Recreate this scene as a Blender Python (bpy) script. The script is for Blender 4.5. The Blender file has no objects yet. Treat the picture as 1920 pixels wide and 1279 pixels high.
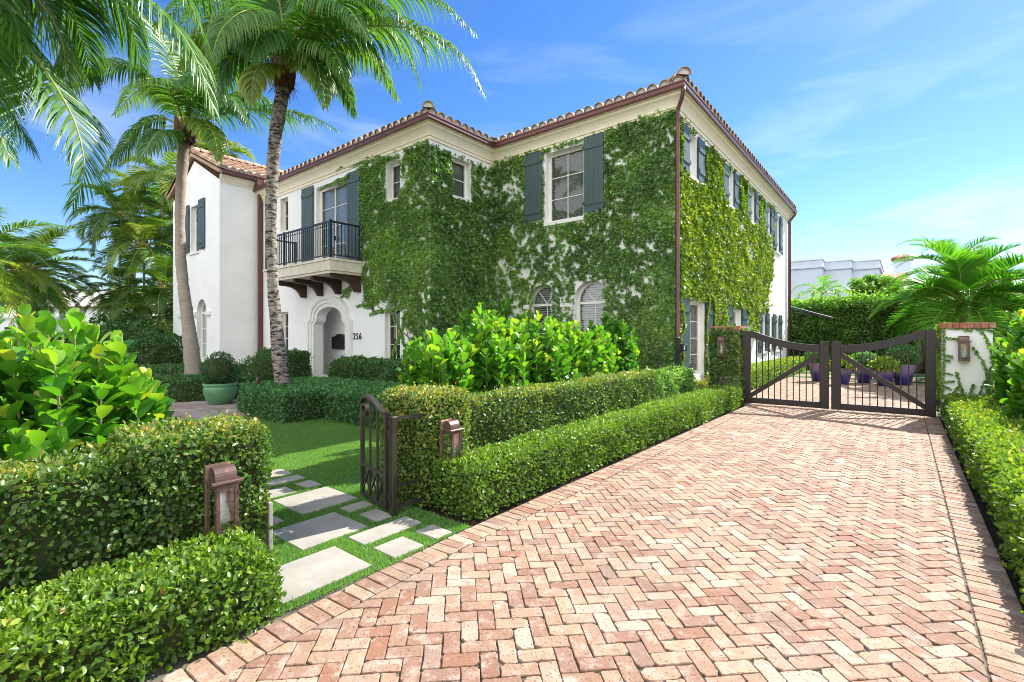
SUN_E=4.8; SKY_S=.093; EXPO=1.27; AIR=1.0; DUST=.1; OZ=3.0; SAT=1.28; CLD=8.; HUE=.510; FILL_CUM=10.2
import bpy, math, random
import numpy as np
from mathutils import Vector
R=math.radians
rng=np.random.default_rng(7); random.seed(7)
S=bpy.context.scene; COL=S.collection
# ---------------------------------------------------------------- view helpers (photo pixel -> world point at a known depth)
F=906.0; H=1.5; YAW=R(39.05)
FW=np.array([-math.sin(YAW),math.cos(YAW),0.]); RT=np.array([math.cos(YAW),math.sin(YAW),0.]); UP=np.array([0,0,1.])
def at(px,py,dep): return np.array([0,0,H])+dep*(FW+RT*(px-960)/F+UP*(630-py)/F)
def rayv(px,py): return FW+RT*(px-960)/F+UP*(630-py)/F
def gnd(px,py,z=0.):
    r=rayv(px,py); return np.array([0,0,H])+r*((z-H)/r[2])
def onY(px,py,Y):
    r=rayv(px,py); return np.array([0,0,H])+r*(Y/r[1])
# ---------------------------------------------------------------- tagging
def tag(o,label=None,cat=None,group=None,kind=None):
    if label: o['label']=label
    if cat: o['category']=cat
    if group: o['group']=group
    if kind: o['kind']=kind
    return o
def empty(name,loc,rz=0,label=None,cat=None,group=None):
    o=bpy.data.objects.new(name,None); COL.objects.link(o); o.location=loc; o.rotation_euler=(0,0,rz); o.empty_display_size=.2
    return tag(o,label,cat,group)
def copy_tree(o,parent=None):
    c=o.copy(); COL.objects.link(c)
    if parent: c.parent=parent
    for ch in [x for x in COL.objects if x.parent==o]: copy_tree(ch,c)
    return c
def org_of(p):
    while p is not None and p.parent is not None: p=p.parent
    return np.array(p.location) if p is not None else np.zeros(3)
def link(name,me,parent):
    o=bpy.data.objects.new(name,me); COL.objects.link(o)
    if parent is not None: o.parent=parent
    return o
# ---------------------------------------------------------------- materials
def newmat(name):
    m=bpy.data.materials.new(name); m.use_nodes=True; nt=m.node_tree
    return m,nt,nt.nodes,nt.links,nt.nodes['Principled BSDF']
def ramp(nodes,cols,pos=None,interp='LINEAR'):
    r=nodes.new('ShaderNodeValToRGB'); e=r.color_ramp.elements; r.color_ramp.interpolation=interp
    n=len(cols); pos=pos or [i/(n-1) for i in range(n)]
    while len(e)<n: e.new(.5)
    for i in range(n): e[i].position=pos[i]; e[i].color=(*cols[i],1)
    return r
def noise(nodes,links,scale,detail=4,rough=.6,coord='Object',stretch=None,dist=0):
    tc=nodes.new('ShaderNodeTexCoord'); n=nodes.new('ShaderNodeTexNoise')
    n.inputs['Scale'].default_value=scale; n.inputs['Detail'].default_value=detail; n.inputs['Roughness'].default_value=rough
    n.inputs['Distortion'].default_value=dist
    if stretch:
        mp=nodes.new('ShaderNodeMapping'); mp.inputs['Scale'].default_value=stretch
        links.new(tc.outputs[coord],mp.inputs['Vector']); links.new(mp.outputs[0],n.inputs['Vector'])
    else: links.new(tc.outputs[coord],n.inputs['Vector'])
    return n
def mixc(nodes,links,a,b,fac,mode='MIX'):
    m=nodes.new('ShaderNodeMix'); m.data_type='RGBA'; m.blend_type=mode
    for s,v in ((m.inputs[0],fac),(m.inputs[6],a),(m.inputs[7],b)):
        if hasattr(v,'links') or hasattr(v,'node'): links.new(v,s)
        elif isinstance(v,(int,float)): s.default_value=v
        else: s.default_value=(*v,1)
    return m.outputs[2]
def bump(nodes,links,p,h,strength=.3,dist=.01):
    b=nodes.new('ShaderNodeBump'); b.inputs['Strength'].default_value=strength; b.inputs['Distance'].default_value=dist
    links.new(h,b.inputs['Height']); links.new(b.outputs[0],p.inputs['Normal'])
def plain(name,c1,c2=None,scale=6,rough=.6,metal=0,bmp=0,spec=.5,stretch=None,detail=5,bscale=None):
    m,nt,N,L,p=newmat(name); c2=c2 or tuple(x*.8 for x in c1)
    n=noise(N,L,scale,detail,stretch=stretch); r=ramp(N,[c1,c2],[.35,.68]); L.new(n.outputs[0],r.inputs[0]); L.new(r.outputs[0],p.inputs['Base Color'])
    p.inputs['Roughness'].default_value=rough; p.inputs['Metallic'].default_value=metal; p.inputs['Specular IOR Level'].default_value=spec
    if bmp:
        nb=noise(N,L,bscale or scale*4,6,stretch=stretch); bump(N,L,p,nb.outputs[0],bmp,.01)
    return m
def leafmat(name,cols,trans=.35,rough=.4,spec=.5,tcol=None,gain=1.6,pos=None):
    m,nt,N,L,p=newmat(name); cols=[tuple(min(.7,x*gain) for x in c) for c in cols]
    a=N.new('ShaderNodeAttribute'); a.attribute_name='var'
    r=ramp(N,cols,pos); L.new(a.outputs['Fac'],r.inputs[0]); L.new(r.outputs[0],p.inputs['Base Color'])
    p.inputs['Roughness'].default_value=rough; p.inputs['Specular IOR Level'].default_value=spec
    t=N.new('ShaderNodeBsdfTranslucent')
    L.new(mixc(N,L,r.outputs[0],tcol or (1.6,1.9,.5),1.0,'MULTIPLY'),t.inputs[0])
    mx=N.new('ShaderNodeMixShader'); mx.inputs[0].default_value=trans
    L.new(p.outputs[0],mx.inputs[1]); L.new(t.outputs[0],mx.inputs[2]); L.new(mx.outputs[0],N['Material Output'].inputs[0])
    return m
def stuccomat(name,c1,c2,scale,rough,bmp=0,bscale=None,spec=.2):
    m,nt,N,L,p=newmat(name); n=noise(N,L,scale,5); r=ramp(N,[c1,c2],[.35,.68]); L.new(n.outputs[0],r.inputs[0])
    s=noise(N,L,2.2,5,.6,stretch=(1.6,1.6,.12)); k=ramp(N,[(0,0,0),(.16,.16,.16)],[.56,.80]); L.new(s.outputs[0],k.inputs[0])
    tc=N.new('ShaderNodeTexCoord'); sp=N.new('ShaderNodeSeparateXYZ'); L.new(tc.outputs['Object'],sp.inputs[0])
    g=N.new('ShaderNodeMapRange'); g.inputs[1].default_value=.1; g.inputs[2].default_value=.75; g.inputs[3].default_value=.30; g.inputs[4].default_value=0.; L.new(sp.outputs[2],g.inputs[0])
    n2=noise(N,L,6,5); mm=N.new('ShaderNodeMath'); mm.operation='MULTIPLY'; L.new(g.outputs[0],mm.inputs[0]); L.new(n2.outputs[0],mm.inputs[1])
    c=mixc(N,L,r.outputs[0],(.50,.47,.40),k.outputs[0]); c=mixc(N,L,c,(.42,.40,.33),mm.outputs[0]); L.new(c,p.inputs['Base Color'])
    p.inputs['Roughness'].default_value=rough; p.inputs['Specular IOR Level'].default_value=spec; nb=noise(N,L,bscale,6); bump(N,L,p,nb.outputs[0],.035,.01)
    n5=noise(N,L,3.5,3); bb=[x for x in N if x.type=='BUMP'][0]; b2=N.new('ShaderNodeBump'); b2.inputs['Strength'].default_value=.16; b2.inputs['Distance'].default_value=.02; L.new(n5.outputs[0],b2.inputs['Height']); L.new(b2.outputs[0],bb.inputs['Normal'])
    return m
M={}
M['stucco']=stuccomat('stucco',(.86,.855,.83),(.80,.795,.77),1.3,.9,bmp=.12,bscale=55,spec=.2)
M['cornice']=plain('cornice plaster',(.87,.79,.62),(.80,.71,.54),5,.85,bmp=.05,bscale=25,spec=.2)
M['stone']=plain('cast stone',(.78,.72,.60),(.68,.61,.48),4,.8,bmp=.05,bscale=30,spec=.2)
M['trimw']=plain('white trim',(.80,.79,.75),(.74,.73,.68),3,.7,spec=.3)
M['copper']=plain('aged copper',(.16,.058,.048),(.10,.045,.045),3,.42,metal=.35,bmp=.05)
M['lcopper']=plain('lantern copper',(.185,.112,.088),(.10,.066,.058),16,.40,metal=.5,bmp=.15)
M['frame']=plain('window frame paint',(.82,.78,.70),(.76,.72,.64),4,.55)
M['shutter']=plain('shutter paint',(.052,.092,.090),(.040,.072,.072),3,.5,bmp=.06,stretch=(1,1,.15),bscale=30)
M['black']=plain('black iron',(.014,.014,.018),(.022,.022,.026),8,.4)
M['bronze']=plain('dark bronze iron',(.035,.028,.022),(.06,.05,.04),9,.38,metal=.3)
M['gate']=plain('gate paint',(.016,.010,.010),(.024,.015,.014),5,.45,bmp=.05,stretch=(1,1,.3))
M['wood']=plain('dark wood',(.04,.018,.011),(.07,.035,.02),9,.55,bmp=.2,stretch=(1,.2,1))
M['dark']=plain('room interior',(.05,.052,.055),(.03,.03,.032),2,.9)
M['blind']=plain('blind slats',(.80,.82,.77),(.74,.77,.72),2,.6)
M['soil']=plain('soil',(.05,.035,.025),(.025,.018,.013),12,.95,bmp=.6,bscale=60,spec=.1)
M['ground']=plain('ground',(.08,.075,.05),(.05,.07,.03),2,.95,bmp=.3,bscale=20,spec=.1)
M['turf']=plain('turf base',(.08,.165,.045),(.06,.135,.036),3,.9,bmp=.5,bscale=300,spec=.1)
M['sand']=plain('joint sand',(.17,.15,.12),(.05,.05,.028),4,.95,bmp=.4,bscale=90,spec=.1)
M['slab']=plain('limestone slab',(.35,.325,.28),(.25,.235,.20),3.2,.8,bmp=.12,bscale=70,spec=.25)
M['twig']=plain('twigs',(.07,.075,.03),(.045,.055,.02),14,.9,spec=.1)
M['stem']=plain('vine stem',(.20,.125,.085),(.13,.08,.055),14,.85,spec=.1)
M['cstem']=plain('clusia stem',(.24,.22,.08),(.17,.13,.06),10,.7)
M['mail']=plain('mailbox enamel',(.008,.008,.009),(.013,.013,.014),5,.4)
M['tilecap']=plain('brick cap',(.36,.11,.055),(.22,.08,.05),9,.85,bmp=.3)
M['mortar']=plain('mortar',(.68,.65,.60),(.55,.51,.46),14,.9,bmp=.2)
M['nbhouse']=plain('neighbour stucco',(.60,.66,.74),(.54,.60,.68),1,.9,spec=.2)
M['greenpot']=plain('green glaze',(.11,.27,.13),(.085,.21,.10),4,.28,bmp=.04)
M['white']=plain('white paint',(.78,.78,.78),(.74,.74,.74),3,.6)
M['wirem']=plain('cable',(.03,.03,.03),None,3,.6)
def glassmat(name,tint=(.9,.95,.93),minr=.10):
    m,nt,N,L,p=newmat(name); N.remove(p)
    t=N.new('ShaderNodeBsdfTransparent'); t.inputs[0].default_value=(*tint,1); g=N.new('ShaderNodeBsdfGlossy'); g.inputs['Roughness'].default_value=.015
    f=N.new('ShaderNodeFresnel'); f.inputs[0].default_value=1.5; a=N.new('ShaderNodeMath'); a.operation='MULTIPLY_ADD'; a.inputs[1].default_value=1.3; a.inputs[2].default_value=minr
    a.use_clamp=True; L.new(f.outputs[0],a.inputs[0])
    x=N.new('ShaderNodeMixShader'); L.new(a.outputs[0],x.inputs[0]); L.new(t.outputs[0],x.inputs[1]); L.new(g.outputs[0],x.inputs[2]); L.new(x.outputs[0],N['Material Output'].inputs[0])
    return m
M['glass']=glassmat('window glass',(.62,.68,.66),.02); M['lback']=plain('polished copper',(.70,.50,.40),(.5,.33,.26),9,.28,metal=.85); M['frost']=plain('hurricane glass',(.82,.84,.84),(.74,.77,.78),5,.25); M['glassl']=glassmat('clear window glass',(.92,.95,.93),.06); M['lglass']=glassmat('lantern glass',(.93,.95,.92),.12)
def brickmat(name,cols,dirt=(.07,.045,.035),pale=(.44,.34,.275),rust=(.25,.135,.09)):
    m,nt,N,L,p=newmat(name)
    a=N.new('ShaderNodeAttribute'); a.attribute_name='var'
    r=ramp(N,cols); L.new(a.outputs['Fac'],r.inputs[0])
    n1=noise(N,L,11,6,.7); k=ramp(N,[(0,0,0),(.9,.9,.9)],[.50,.66]); L.new(n1.outputs[0],k.inputs[0])
    c=mixc(N,L,r.outputs[0],pale,k.outputs[0])
    n6=noise(N,L,13,5,.7,dist=.6); k6=ramp(N,[(0,0,0),(.6,.6,.6)],[.52,.66]); L.new(n6.outputs[0],k6.inputs[0]); c=mixc(N,L,c,rust,k6.outputs[0])
    n2=noise(N,L,70,4,.75); k2=ramp(N,[(1,1,1),(0,0,0)],[.35,.44]); L.new(n2.outputs[0],k2.inputs[0])
    c=mixc(N,L,c,dirt,k2.outputs[0])
    n4=noise(N,L,.9,5,.65); k4=ramp(N,[(0,0,0),(.45,.45,.45)],[.50,.78]); L.new(n4.outputs[0],k4.inputs[0])
    c=mixc(N,L,c,(.13,.09,.065),k4.outputs[0])
    n7=noise(N,L,2.3,6,.75); k7=ramp(N,[(0,0,0),(.8,.8,.8)],[.65,.74]); L.new(n7.outputs[0],k7.inputs[0])
    c=mixc(N,L,c,(.07,.06,.03),k7.outputs[0])
    L.new(c,p.inputs['Base Color']); p.inputs['Roughness'].default_value=.82; p.inputs['Specular IOR Level'].default_value=.3
    n3=noise(N,L,55,7,.75); bump(N,L,p,n3.outputs[0],.6,.008)
    return m
M['brick']=brickmat('clay paver',[(.225,.120,.078),(.28,.168,.112),(.31,.20,.135),(.335,.232,.15),(.355,.26,.172),(.30,.182,.122),(.42,.335,.25),(.24,.155,.118),(.26,.125,.075)])
M['court']=brickmat('court paver',[(.30,.17,.13),(.42,.30,.24),(.40,.37,.35),(.48,.44,.40),(.36,.20,.15),(.5,.46,.42)])
M['tile']=brickmat('clay roof tile',[(.36,.15,.08),(.42,.24,.14),(.50,.36,.24),(.46,.20,.10),(.56,.46,.34),(.30,.16,.10)],dirt=(.12,.09,.06))
def barkmat(name,a,b,d,dscale=5,dlo=.55,dhi=.62):
    m,nt,N,L,p=newmat(name)
    n=noise(N,L,7,6,.7,stretch=(1,1,5)); r=ramp(N,[a,b],[.3,.7]); L.new(n.outputs[0],r.inputs[0])
    n2=noise(N,L,dscale,6,.7,stretch=(1,1,3.2)); k=ramp(N,[(0,0,0),(1,1,1)],[dlo,dhi]); L.new(n2.outputs[0],k.inputs[0])
    L.new(mixc(N,L,r.outputs[0],d,k.outputs[0]),p.inputs['Base Color']); p.inputs['Roughness'].default_value=.9; p.inputs['Specular IOR Level'].default_value=.15
    bump(N,L,p,n.outputs[0],.8,.03); return m
M['bark1']=barkmat('coconut bark dark',(.42,.37,.31),(.22,.185,.155),(.035,.028,.024),7,.47,.58)
M['bark2']=barkmat('coconut bark pale',(.42,.35,.285),(.28,.225,.18),(.15,.12,.10),5,.6,.75)
M['crownshaft']=plain('crownshaft green',(.20,.27,.07),(.15,.2,.06),4,.5)
M['fibre']=plain('palm fibre',(.14,.075,.035),(.05,.028,.016),18,.95,bmp=.5,stretch=(1,1,.3))
M['rachis']=plain('frond rib',(.34,.36,.07),(.26,.30,.06),6,.5)
M['rachisy']=plain('areca rib',(.45,.36,.07),(.34,.30,.06),6,.5)
M['trunkw']=plain('tree bark',(.12,.09,.065),(.07,.055,.04),10,.9,bmp=.5)
M['coco']=leafmat('coconut leaflets',[(.018,.055,.016),(.03,.085,.02),(.05,.12,.022),(.12,.17,.03),(.27,.25,.04)],.42,.42,.4,gain=1.8,tcol=(1.7,1.7,.4))
M['arecal']=leafmat('areca leaflets',[(.02,.055,.012),(.045,.10,.018),(.09,.14,.02),(.20,.19,.03),(.40,.24,.04)],.40,.4)
M['xmas']=leafmat('christmas palm leaflets',[(.025,.08,.014),(.045,.13,.018),(.075,.18,.02),(.14,.24,.03)],.45,.36)
M['hedgel']=leafmat('hedge leaf',[(.03,.068,.010),(.056,.112,.014),(.09,.155,.018),(.15,.215,.024),(.22,.26,.035),(.20,.10,.035)],.36,.36,.5,pos=[0,.25,.5,.75,.93,1.0],gain=1.75,tcol=(1.5,1.6,.4))
M['boxl']=leafmat('box hedge leaf',[(.015,.048,.018),(.026,.074,.024),(.040,.105,.028),(.07,.14,.03)],.25,.38,gain=2.4)
M['darkl']=leafmat('dark shrub leaf',[(.010,.032,.010),(.018,.05,.013),(.03,.075,.016),(.05,.10,.02)],.22,.4,gain=2.3)
M['figl']=leafmat('creeping fig leaf',[(.028,.062,.014),(.048,.095,.018),(.085,.13,.025),(.19,.17,.045),(.28,.19,.06)],.32,.38,gain=1.75)
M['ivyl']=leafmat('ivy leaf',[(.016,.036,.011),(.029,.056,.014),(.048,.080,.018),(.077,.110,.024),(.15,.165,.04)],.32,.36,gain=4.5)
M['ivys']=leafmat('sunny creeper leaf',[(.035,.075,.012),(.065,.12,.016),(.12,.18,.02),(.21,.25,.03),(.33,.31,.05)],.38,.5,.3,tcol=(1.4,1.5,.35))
M['clus']=leafmat('clusia leaf',[(.024,.085,.012),(.04,.135,.016),(.07,.19,.02),(.13,.27,.025),(.26,.31,.04)],.40,.24,.7,gain=1.45,tcol=(1.6,1.7,.4))
M['treel']=leafmat('tree leaf',[(.025,.06,.012),(.045,.10,.016),(.08,.15,.02),(.13,.2,.03)],.38,.4,gain=2.2)
M['grassl']=leafmat('turf blade',[(.040,.090,.022),(.062,.122,.030),(.095,.155,.036),(.17,.20,.06)],.3,.5,.3,gain=2.3)
M['flowl']=leafmat('palm flower',[(.3,.28,.05),(.24,.27,.06)],.2,.6)
def potglaze():
    m,nt,N,L,p=newmat('blue glaze'); tc=N.new('ShaderNodeTexCoord'); s=N.new('ShaderNodeSeparateXYZ'); L.new(tc.outputs['Object'],s.inputs[0])
    n=noise(N,L,5,4); a=N.new('ShaderNodeMath'); a.operation='MULTIPLY_ADD'; a.inputs[1].default_value=.35; L.new(n.outputs[0],a.inputs[0]); L.new(s.outputs[2],a.inputs[2])
    r=ramp(N,[(.022,.022,.13),(.03,.03,.16),(.16,.12,.22),(.24,.18,.26)],[.2,.42,.55,.75]); L.new(a.outputs[0],r.inputs[0]); L.new(r.outputs[0],p.inputs['Base Color']); p.inputs['Roughness'].default_value=.25
    return m
M['bluepot']=potglaze()
# ---------------------------------------------------------------- mesh builder
class MB:
    def __init__(s): s.v=[]; s.f=[]; s.mi=[]; s.var=[]; s.cur=0; s.cv=0.
    def add(s,vs,fs):
        b=len(s.v); s.v.extend([tuple(map(float,x)) for x in vs]); s.var.extend([s.cv]*len(vs))
        for f in fs: s.f.append(tuple(b+i for i in f)); s.mi.append(s.cur)
    def box(s,x0,x1,y0,y1,z0,z1):
        s.add([(x0,y0,z0),(x1,y0,z0),(x1,y1,z0),(x0,y1,z0),(x0,y0,z1),(x1,y0,z1),(x1,y1,z1),(x0,y1,z1)],
              [(0,3,2,1),(4,5,6,7),(0,1,5,4),(1,2,6,5),(2,3,7,6),(3,0,4,7)])
    def cbox(s,x0,x1,y0,y1,z0,z1,c=.006):  # box with chamfered edges
        X=(x0,x0+c,x1-c,x1);Y=(y0,y0+c,y1-c,y1);Z=(z0,z0+c,z1-c,z1)
        vs=[];idx={}
        def V(a,b,d):
            k=(a,b,d)
            if k not in idx: idx[k]=len(vs); vs.append((X[a],Y[b],Z[d]))
            return idx[k]
        fs=[]
        for (e,o) in ((0,0),(3,1)):
            q=[V(1,1,e),V(2,1,e),V(2,2,e),V(1,2,e)]; fs.append(q if o else q[::-1])
            q=[V(1,e,1),V(2,e,1),V(2,e,2),V(1,e,2)]; fs.append(q[::-1] if o else q)
            q=[V(e,1,1),V(e,2,1),V(e,2,2),V(e,1,2)]; fs.append(q if o else q[::-1])
        for i in (0,3):
            ii=1 if i==0 else 2
            for j in (0,3):
                jj=1 if j==0 else 2
                fs.append([V(i,jj,1),V(i,jj,2),V(ii,j,2),V(ii,j,1)])
                fs.append([V(i,1,jj),V(i,2,jj),V(ii,2,j),V(ii,1,j)])
                fs.append([V(1,i,jj),V(2,i,jj),V(2,ii,j),V(1,ii,j)])
                for k in (0,3):
                    kk=1 if k==0 else 2
                    fs.append([V(i,jj,kk),V(ii,j,kk),V(ii,jj,k)])
        s.add(vs,fs)
    def hexa(s,p):  # 8 points, bottom 4 then top 4
        s.add(p,[(0,3,2,1),(4,5,6,7),(0,1,5,4),(1,2,6,5),(2,3,7,6),(3,0,4,7)])
    def bar(s,a,b,w,h,upv=(0,0,1)):  # rectangular bar from a to b
        a=np.array(a,float);b=np.array(b,float);t=b-a;t/=np.linalg.norm(t)
        u=np.array(upv,float); sd=np.cross(t,u)
        if np.linalg.norm(sd)<1e-4: sd=np.cross(t,(1,0,0))
        sd/=np.linalg.norm(sd); u=np.cross(sd,t); sd=sd*w/2; u=u*h/2
        s.hexa([a-sd-u,a+sd-u,b+sd-u,b-sd-u,a-sd+u,a+sd+u,b+sd+u,b-sd+u])
    def prism(s,poly,f0,f1):  # poly 2d, f maps (p)->3d
        n=len(poly); vs=[f0(p) for p in poly]+[f1(p) for p in poly]
        s.add(vs,[tuple(range(n))[::-1],tuple(range(n,2*n))]+[(i,(i+1)%n,n+(i+1)%n,n+i) for i in range(n)])
    def tube(s,pts,rad,n=8,cap=True,ref=(0,0,1)):
        pts=np.array(pts,float); m=len(pts); rad=np.broadcast_to(np.array(rad,float),(m,))
        T=np.gradient(pts,axis=0); T/=np.linalg.norm(T,axis=1)[:,None]+1e-9
        r0=np.array(ref,float)
        if abs(T[0]@r0)>.9: r0=np.array((1,0,0.))
        A=np.cross(T[0],r0);A/=np.linalg.norm(A); vs=[]
        for i in range(m):
            A=A-T[i]*(A@T[i]);A/=np.linalg.norm(A)+1e-9;B=np.cross(T[i],A)
            for k in range(n):
                q=2*math.pi*k/n; vs.append(pts[i]+rad[i]*(A*math.cos(q)+B*math.sin(q)))
        fs=[(i*n+k,i*n+(k+1)%n,(i+1)*n+(k+1)%n,(i+1)*n+k) for i in range(m-1) for k in range(n)]
        if cap: fs+=[tuple(range(n))[::-1],tuple(range((m-1)*n,m*n))]
        s.add(vs,fs)
    def lathe(s,prof,c=(0,0,0),n=28):
        m=len(prof); vs=[(c[0]+r*math.cos(2*math.pi*k/n),c[1]+r*math.sin(2*math.pi*k/n),c[2]+z) for r,z in prof for k in range(n)]
        fs=[(i*n+k,i*n+(k+1)%n,(i+1)*n+(k+1)%n,(i+1)*n+k) for i in range(m-1) for k in range(n)]
        fs+=[tuple(range(n))[::-1]]
        if prof[-1][0]>1e-4: fs.append(tuple(range((m-1)*n,m*n)))
        s.add(vs,fs)
    def build(s,name,mat,parent=None,smooth=False,local=False):
        me=bpy.data.meshes.new(name); v=np.array(s.v)
        if parent is not None and not local: v=v-org_of(parent)
        me.from_pydata(v.tolist(),[],s.f)
        mats=mat if isinstance(mat,(list,tuple)) else [mat]
        for m in mats: me.materials.append(m)
        if len(mats)>1: me.polygons.foreach_set('material_index',s.mi)
        if any(s.var):
            a=me.attributes.new('var','FLOAT','POINT'); a.data.foreach_set('value',s.var)
        if smooth: me.polygons.foreach_set('use_smooth',[True]*len(me.polygons))
        me.update(); return link(name,me,parent)
def rawmesh(name,V,faces_flat,tot,mats,var=None,mi=None,parent=None,smooth=False,local=False):
    """numpy mesh: V (n,3), flat loop vertex index array, loop totals per face"""
    me=bpy.data.meshes.new(name); V=np.asarray(V,np.float32)
    if parent is not None and not local: V=V-org_of(parent).astype(np.float32)
    me.vertices.add(len(V)); me.vertices.foreach_set('co',V.ravel())
    me.loops.add(len(faces_flat)); me.loops.foreach_set('vertex_index',np.asarray(faces_flat,np.int32))
    st=np.zeros(len(tot),np.int32); st[1:]=np.cumsum(tot)[:-1]
    me.polygons.add(len(tot)); me.polygons.foreach_set('loop_start',st); me.polygons.foreach_set('loop_total',np.asarray(tot,np.int32))
    for m in (mats if isinstance(mats,(list,tuple)) else [mats]): me.materials.append(m)
    if mi is not None: me.polygons.foreach_set('material_index',np.asarray(mi,np.int32))
    if smooth: me.polygons.foreach_set('use_smooth',np.ones(len(tot),bool))
    if var is not None:
        a=me.attributes.new('var','FLOAT','POINT'); a.data.foreach_set('value',np.asarray(var,np.float32))
    me.update(calc_edges=True); me.validate(); return link(name,me,parent)
def nrm(a): return a/(np.linalg.norm(a,axis=-1,keepdims=True)+1e-9)
T_SM=(np.array([(0,0,0),(.32,-.5,.10),(.70,-.38,.10),(1,0,-.04),(.70,.38,.10),(.32,.5,.10)]),[(0,1,2,3),(0,3,4,5)])
def _clus():
    t=[0,.16,.38,.62,.82,.95,1.]; hw=[.07,.25,.42,.5,.47,.34,.17]; v=[];f=[]
    for a,b in zip(t,hw):
        w=.10*math.sin(a*2.2)-.06*a
        v+=[(a,-b,w+b*.16),(a,0,w),(a,b,w+b*.16)]
    for i in range(6):
        o=i*3; f+=[(o,o+3,o+4,o+1),(o+1,o+4,o+5,o+2)]
    return np.array(v),f
T_CL=_clus()
T_IV=(np.array([(0,0,0),(.12,-.5,.06),(.55,-.42,.1),(1,0,-.08),(.55,.42,.1),(.12,.5,.06)]),[(0,1,2,3),(0,3,4,5)])
def leaves(name,P,U,N,L,W,var,tm,mat,parent=None,smooth=False,extra=None):
    T,Fc=tm; n=len(P); U=nrm(U); V=nrm(np.cross(N,U)); N=np.cross(U,V)
    k=len(T)
    X=(P[:,None,:]+U[:,None,:]*(T[None,:,0,None]*L[:,None,None])+V[:,None,:]*(T[None,:,1,None]*W[:,None,None])+N[:,None,:]*(T[None,:,2,None]*L[:,None,None]))
    fl=np.concatenate([np.array(f) for f in Fc]); tt=np.array([len(f) for f in Fc])
    FL=(np.arange(n)[:,None]*k+fl[None,:]).ravel(); TT=np.tile(tt,n)
    vv=np.repeat(np.clip(var,0,1),k); X=X.reshape(-1,3); mi=None; mats=mat
    if extra is not None:   # extra MB (stems) merged as second material
        b=len(X); X=np.concatenate([X,np.array(extra.v)]); 
        FL=np.concatenate([FL,np.concatenate([np.array(f) for f in extra.f])+b]); mi=np.concatenate([np.zeros(len(TT),int),np.ones(len(extra.f),int)])
        TT=np.concatenate([TT,[len(f) for f in extra.f]]); vv=np.concatenate([vv,np.zeros(len(extra.v))])
    return rawmesh(name,X,FL,TT,mats,vv,mi,parent,smooth)
_H=rng.random((64,64,64))
def vnoise(p,sc=1.):
    p=np.asarray(p,float)*sc+31.7; i=np.floor(p).astype(int); f=p-i; f=f*f*(3-2*f); r=0
    for a in (0,1):
        for b in (0,1):
            for c in (0,1):
                w=(f[...,0] if a else 1-f[...,0])*(f[...,1] if b else 1-f[...,1])*(f[...,2] if c else 1-f[...,2])
                r=r+w*_H[(i[...,0]+a)%64,(i[...,1]+b)%64,(i[...,2]+c)%64]
    return r
def rdir(n):
    return nrm(rng.normal(size=(n,3)))
# ================================================================ SETTING: ground, paving
def sheet(name,poly,z,mat,kind='structure'):
    mb=MB(); mb.add([(x,y,z) for x,y in poly],[tuple(range(len(poly)))]); return tag(mb.build(name,mat),kind=kind)
sheet('ground',[(-400,-150),(300,-150),(300,400),(-400,400)],-.06,M['ground'])
M['road']=plain('pale concrete',(.46,.44,.41),(.38,.37,.34),2,.9,bmp=.2)
sheet('street',[(-60,-16),(60,-16),(60,-3.2),(-60,-3.2)],-.045,M['road'])
sheet('planting_bed',[(-30,-3),(6,-3),(6,40),(-30,40)],-.035,M['soil'])
def clip(poly,n,c):
    out=[]
    for i in range(len(poly)):
        a=poly[i];b=poly[(i+1)%len(poly)]; da=n[0]*a[0]+n[1]*a[1]-c; db=n[0]*b[0]+n[1]*b[1]-c
        if da<=0: out.append(a)
        if da*db<0:
            t=da/(da-db); out.append((a[0]+t*(b[0]-a[0]),a[1]+t*(b[1]-a[1])))
    return out
def area(p): return abs(sum(p[i][0]*p[(i+1)%len(p)][1]-p[(i+1)%len(p)][0]*p[i][1] for i in range(len(p))))/2
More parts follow.
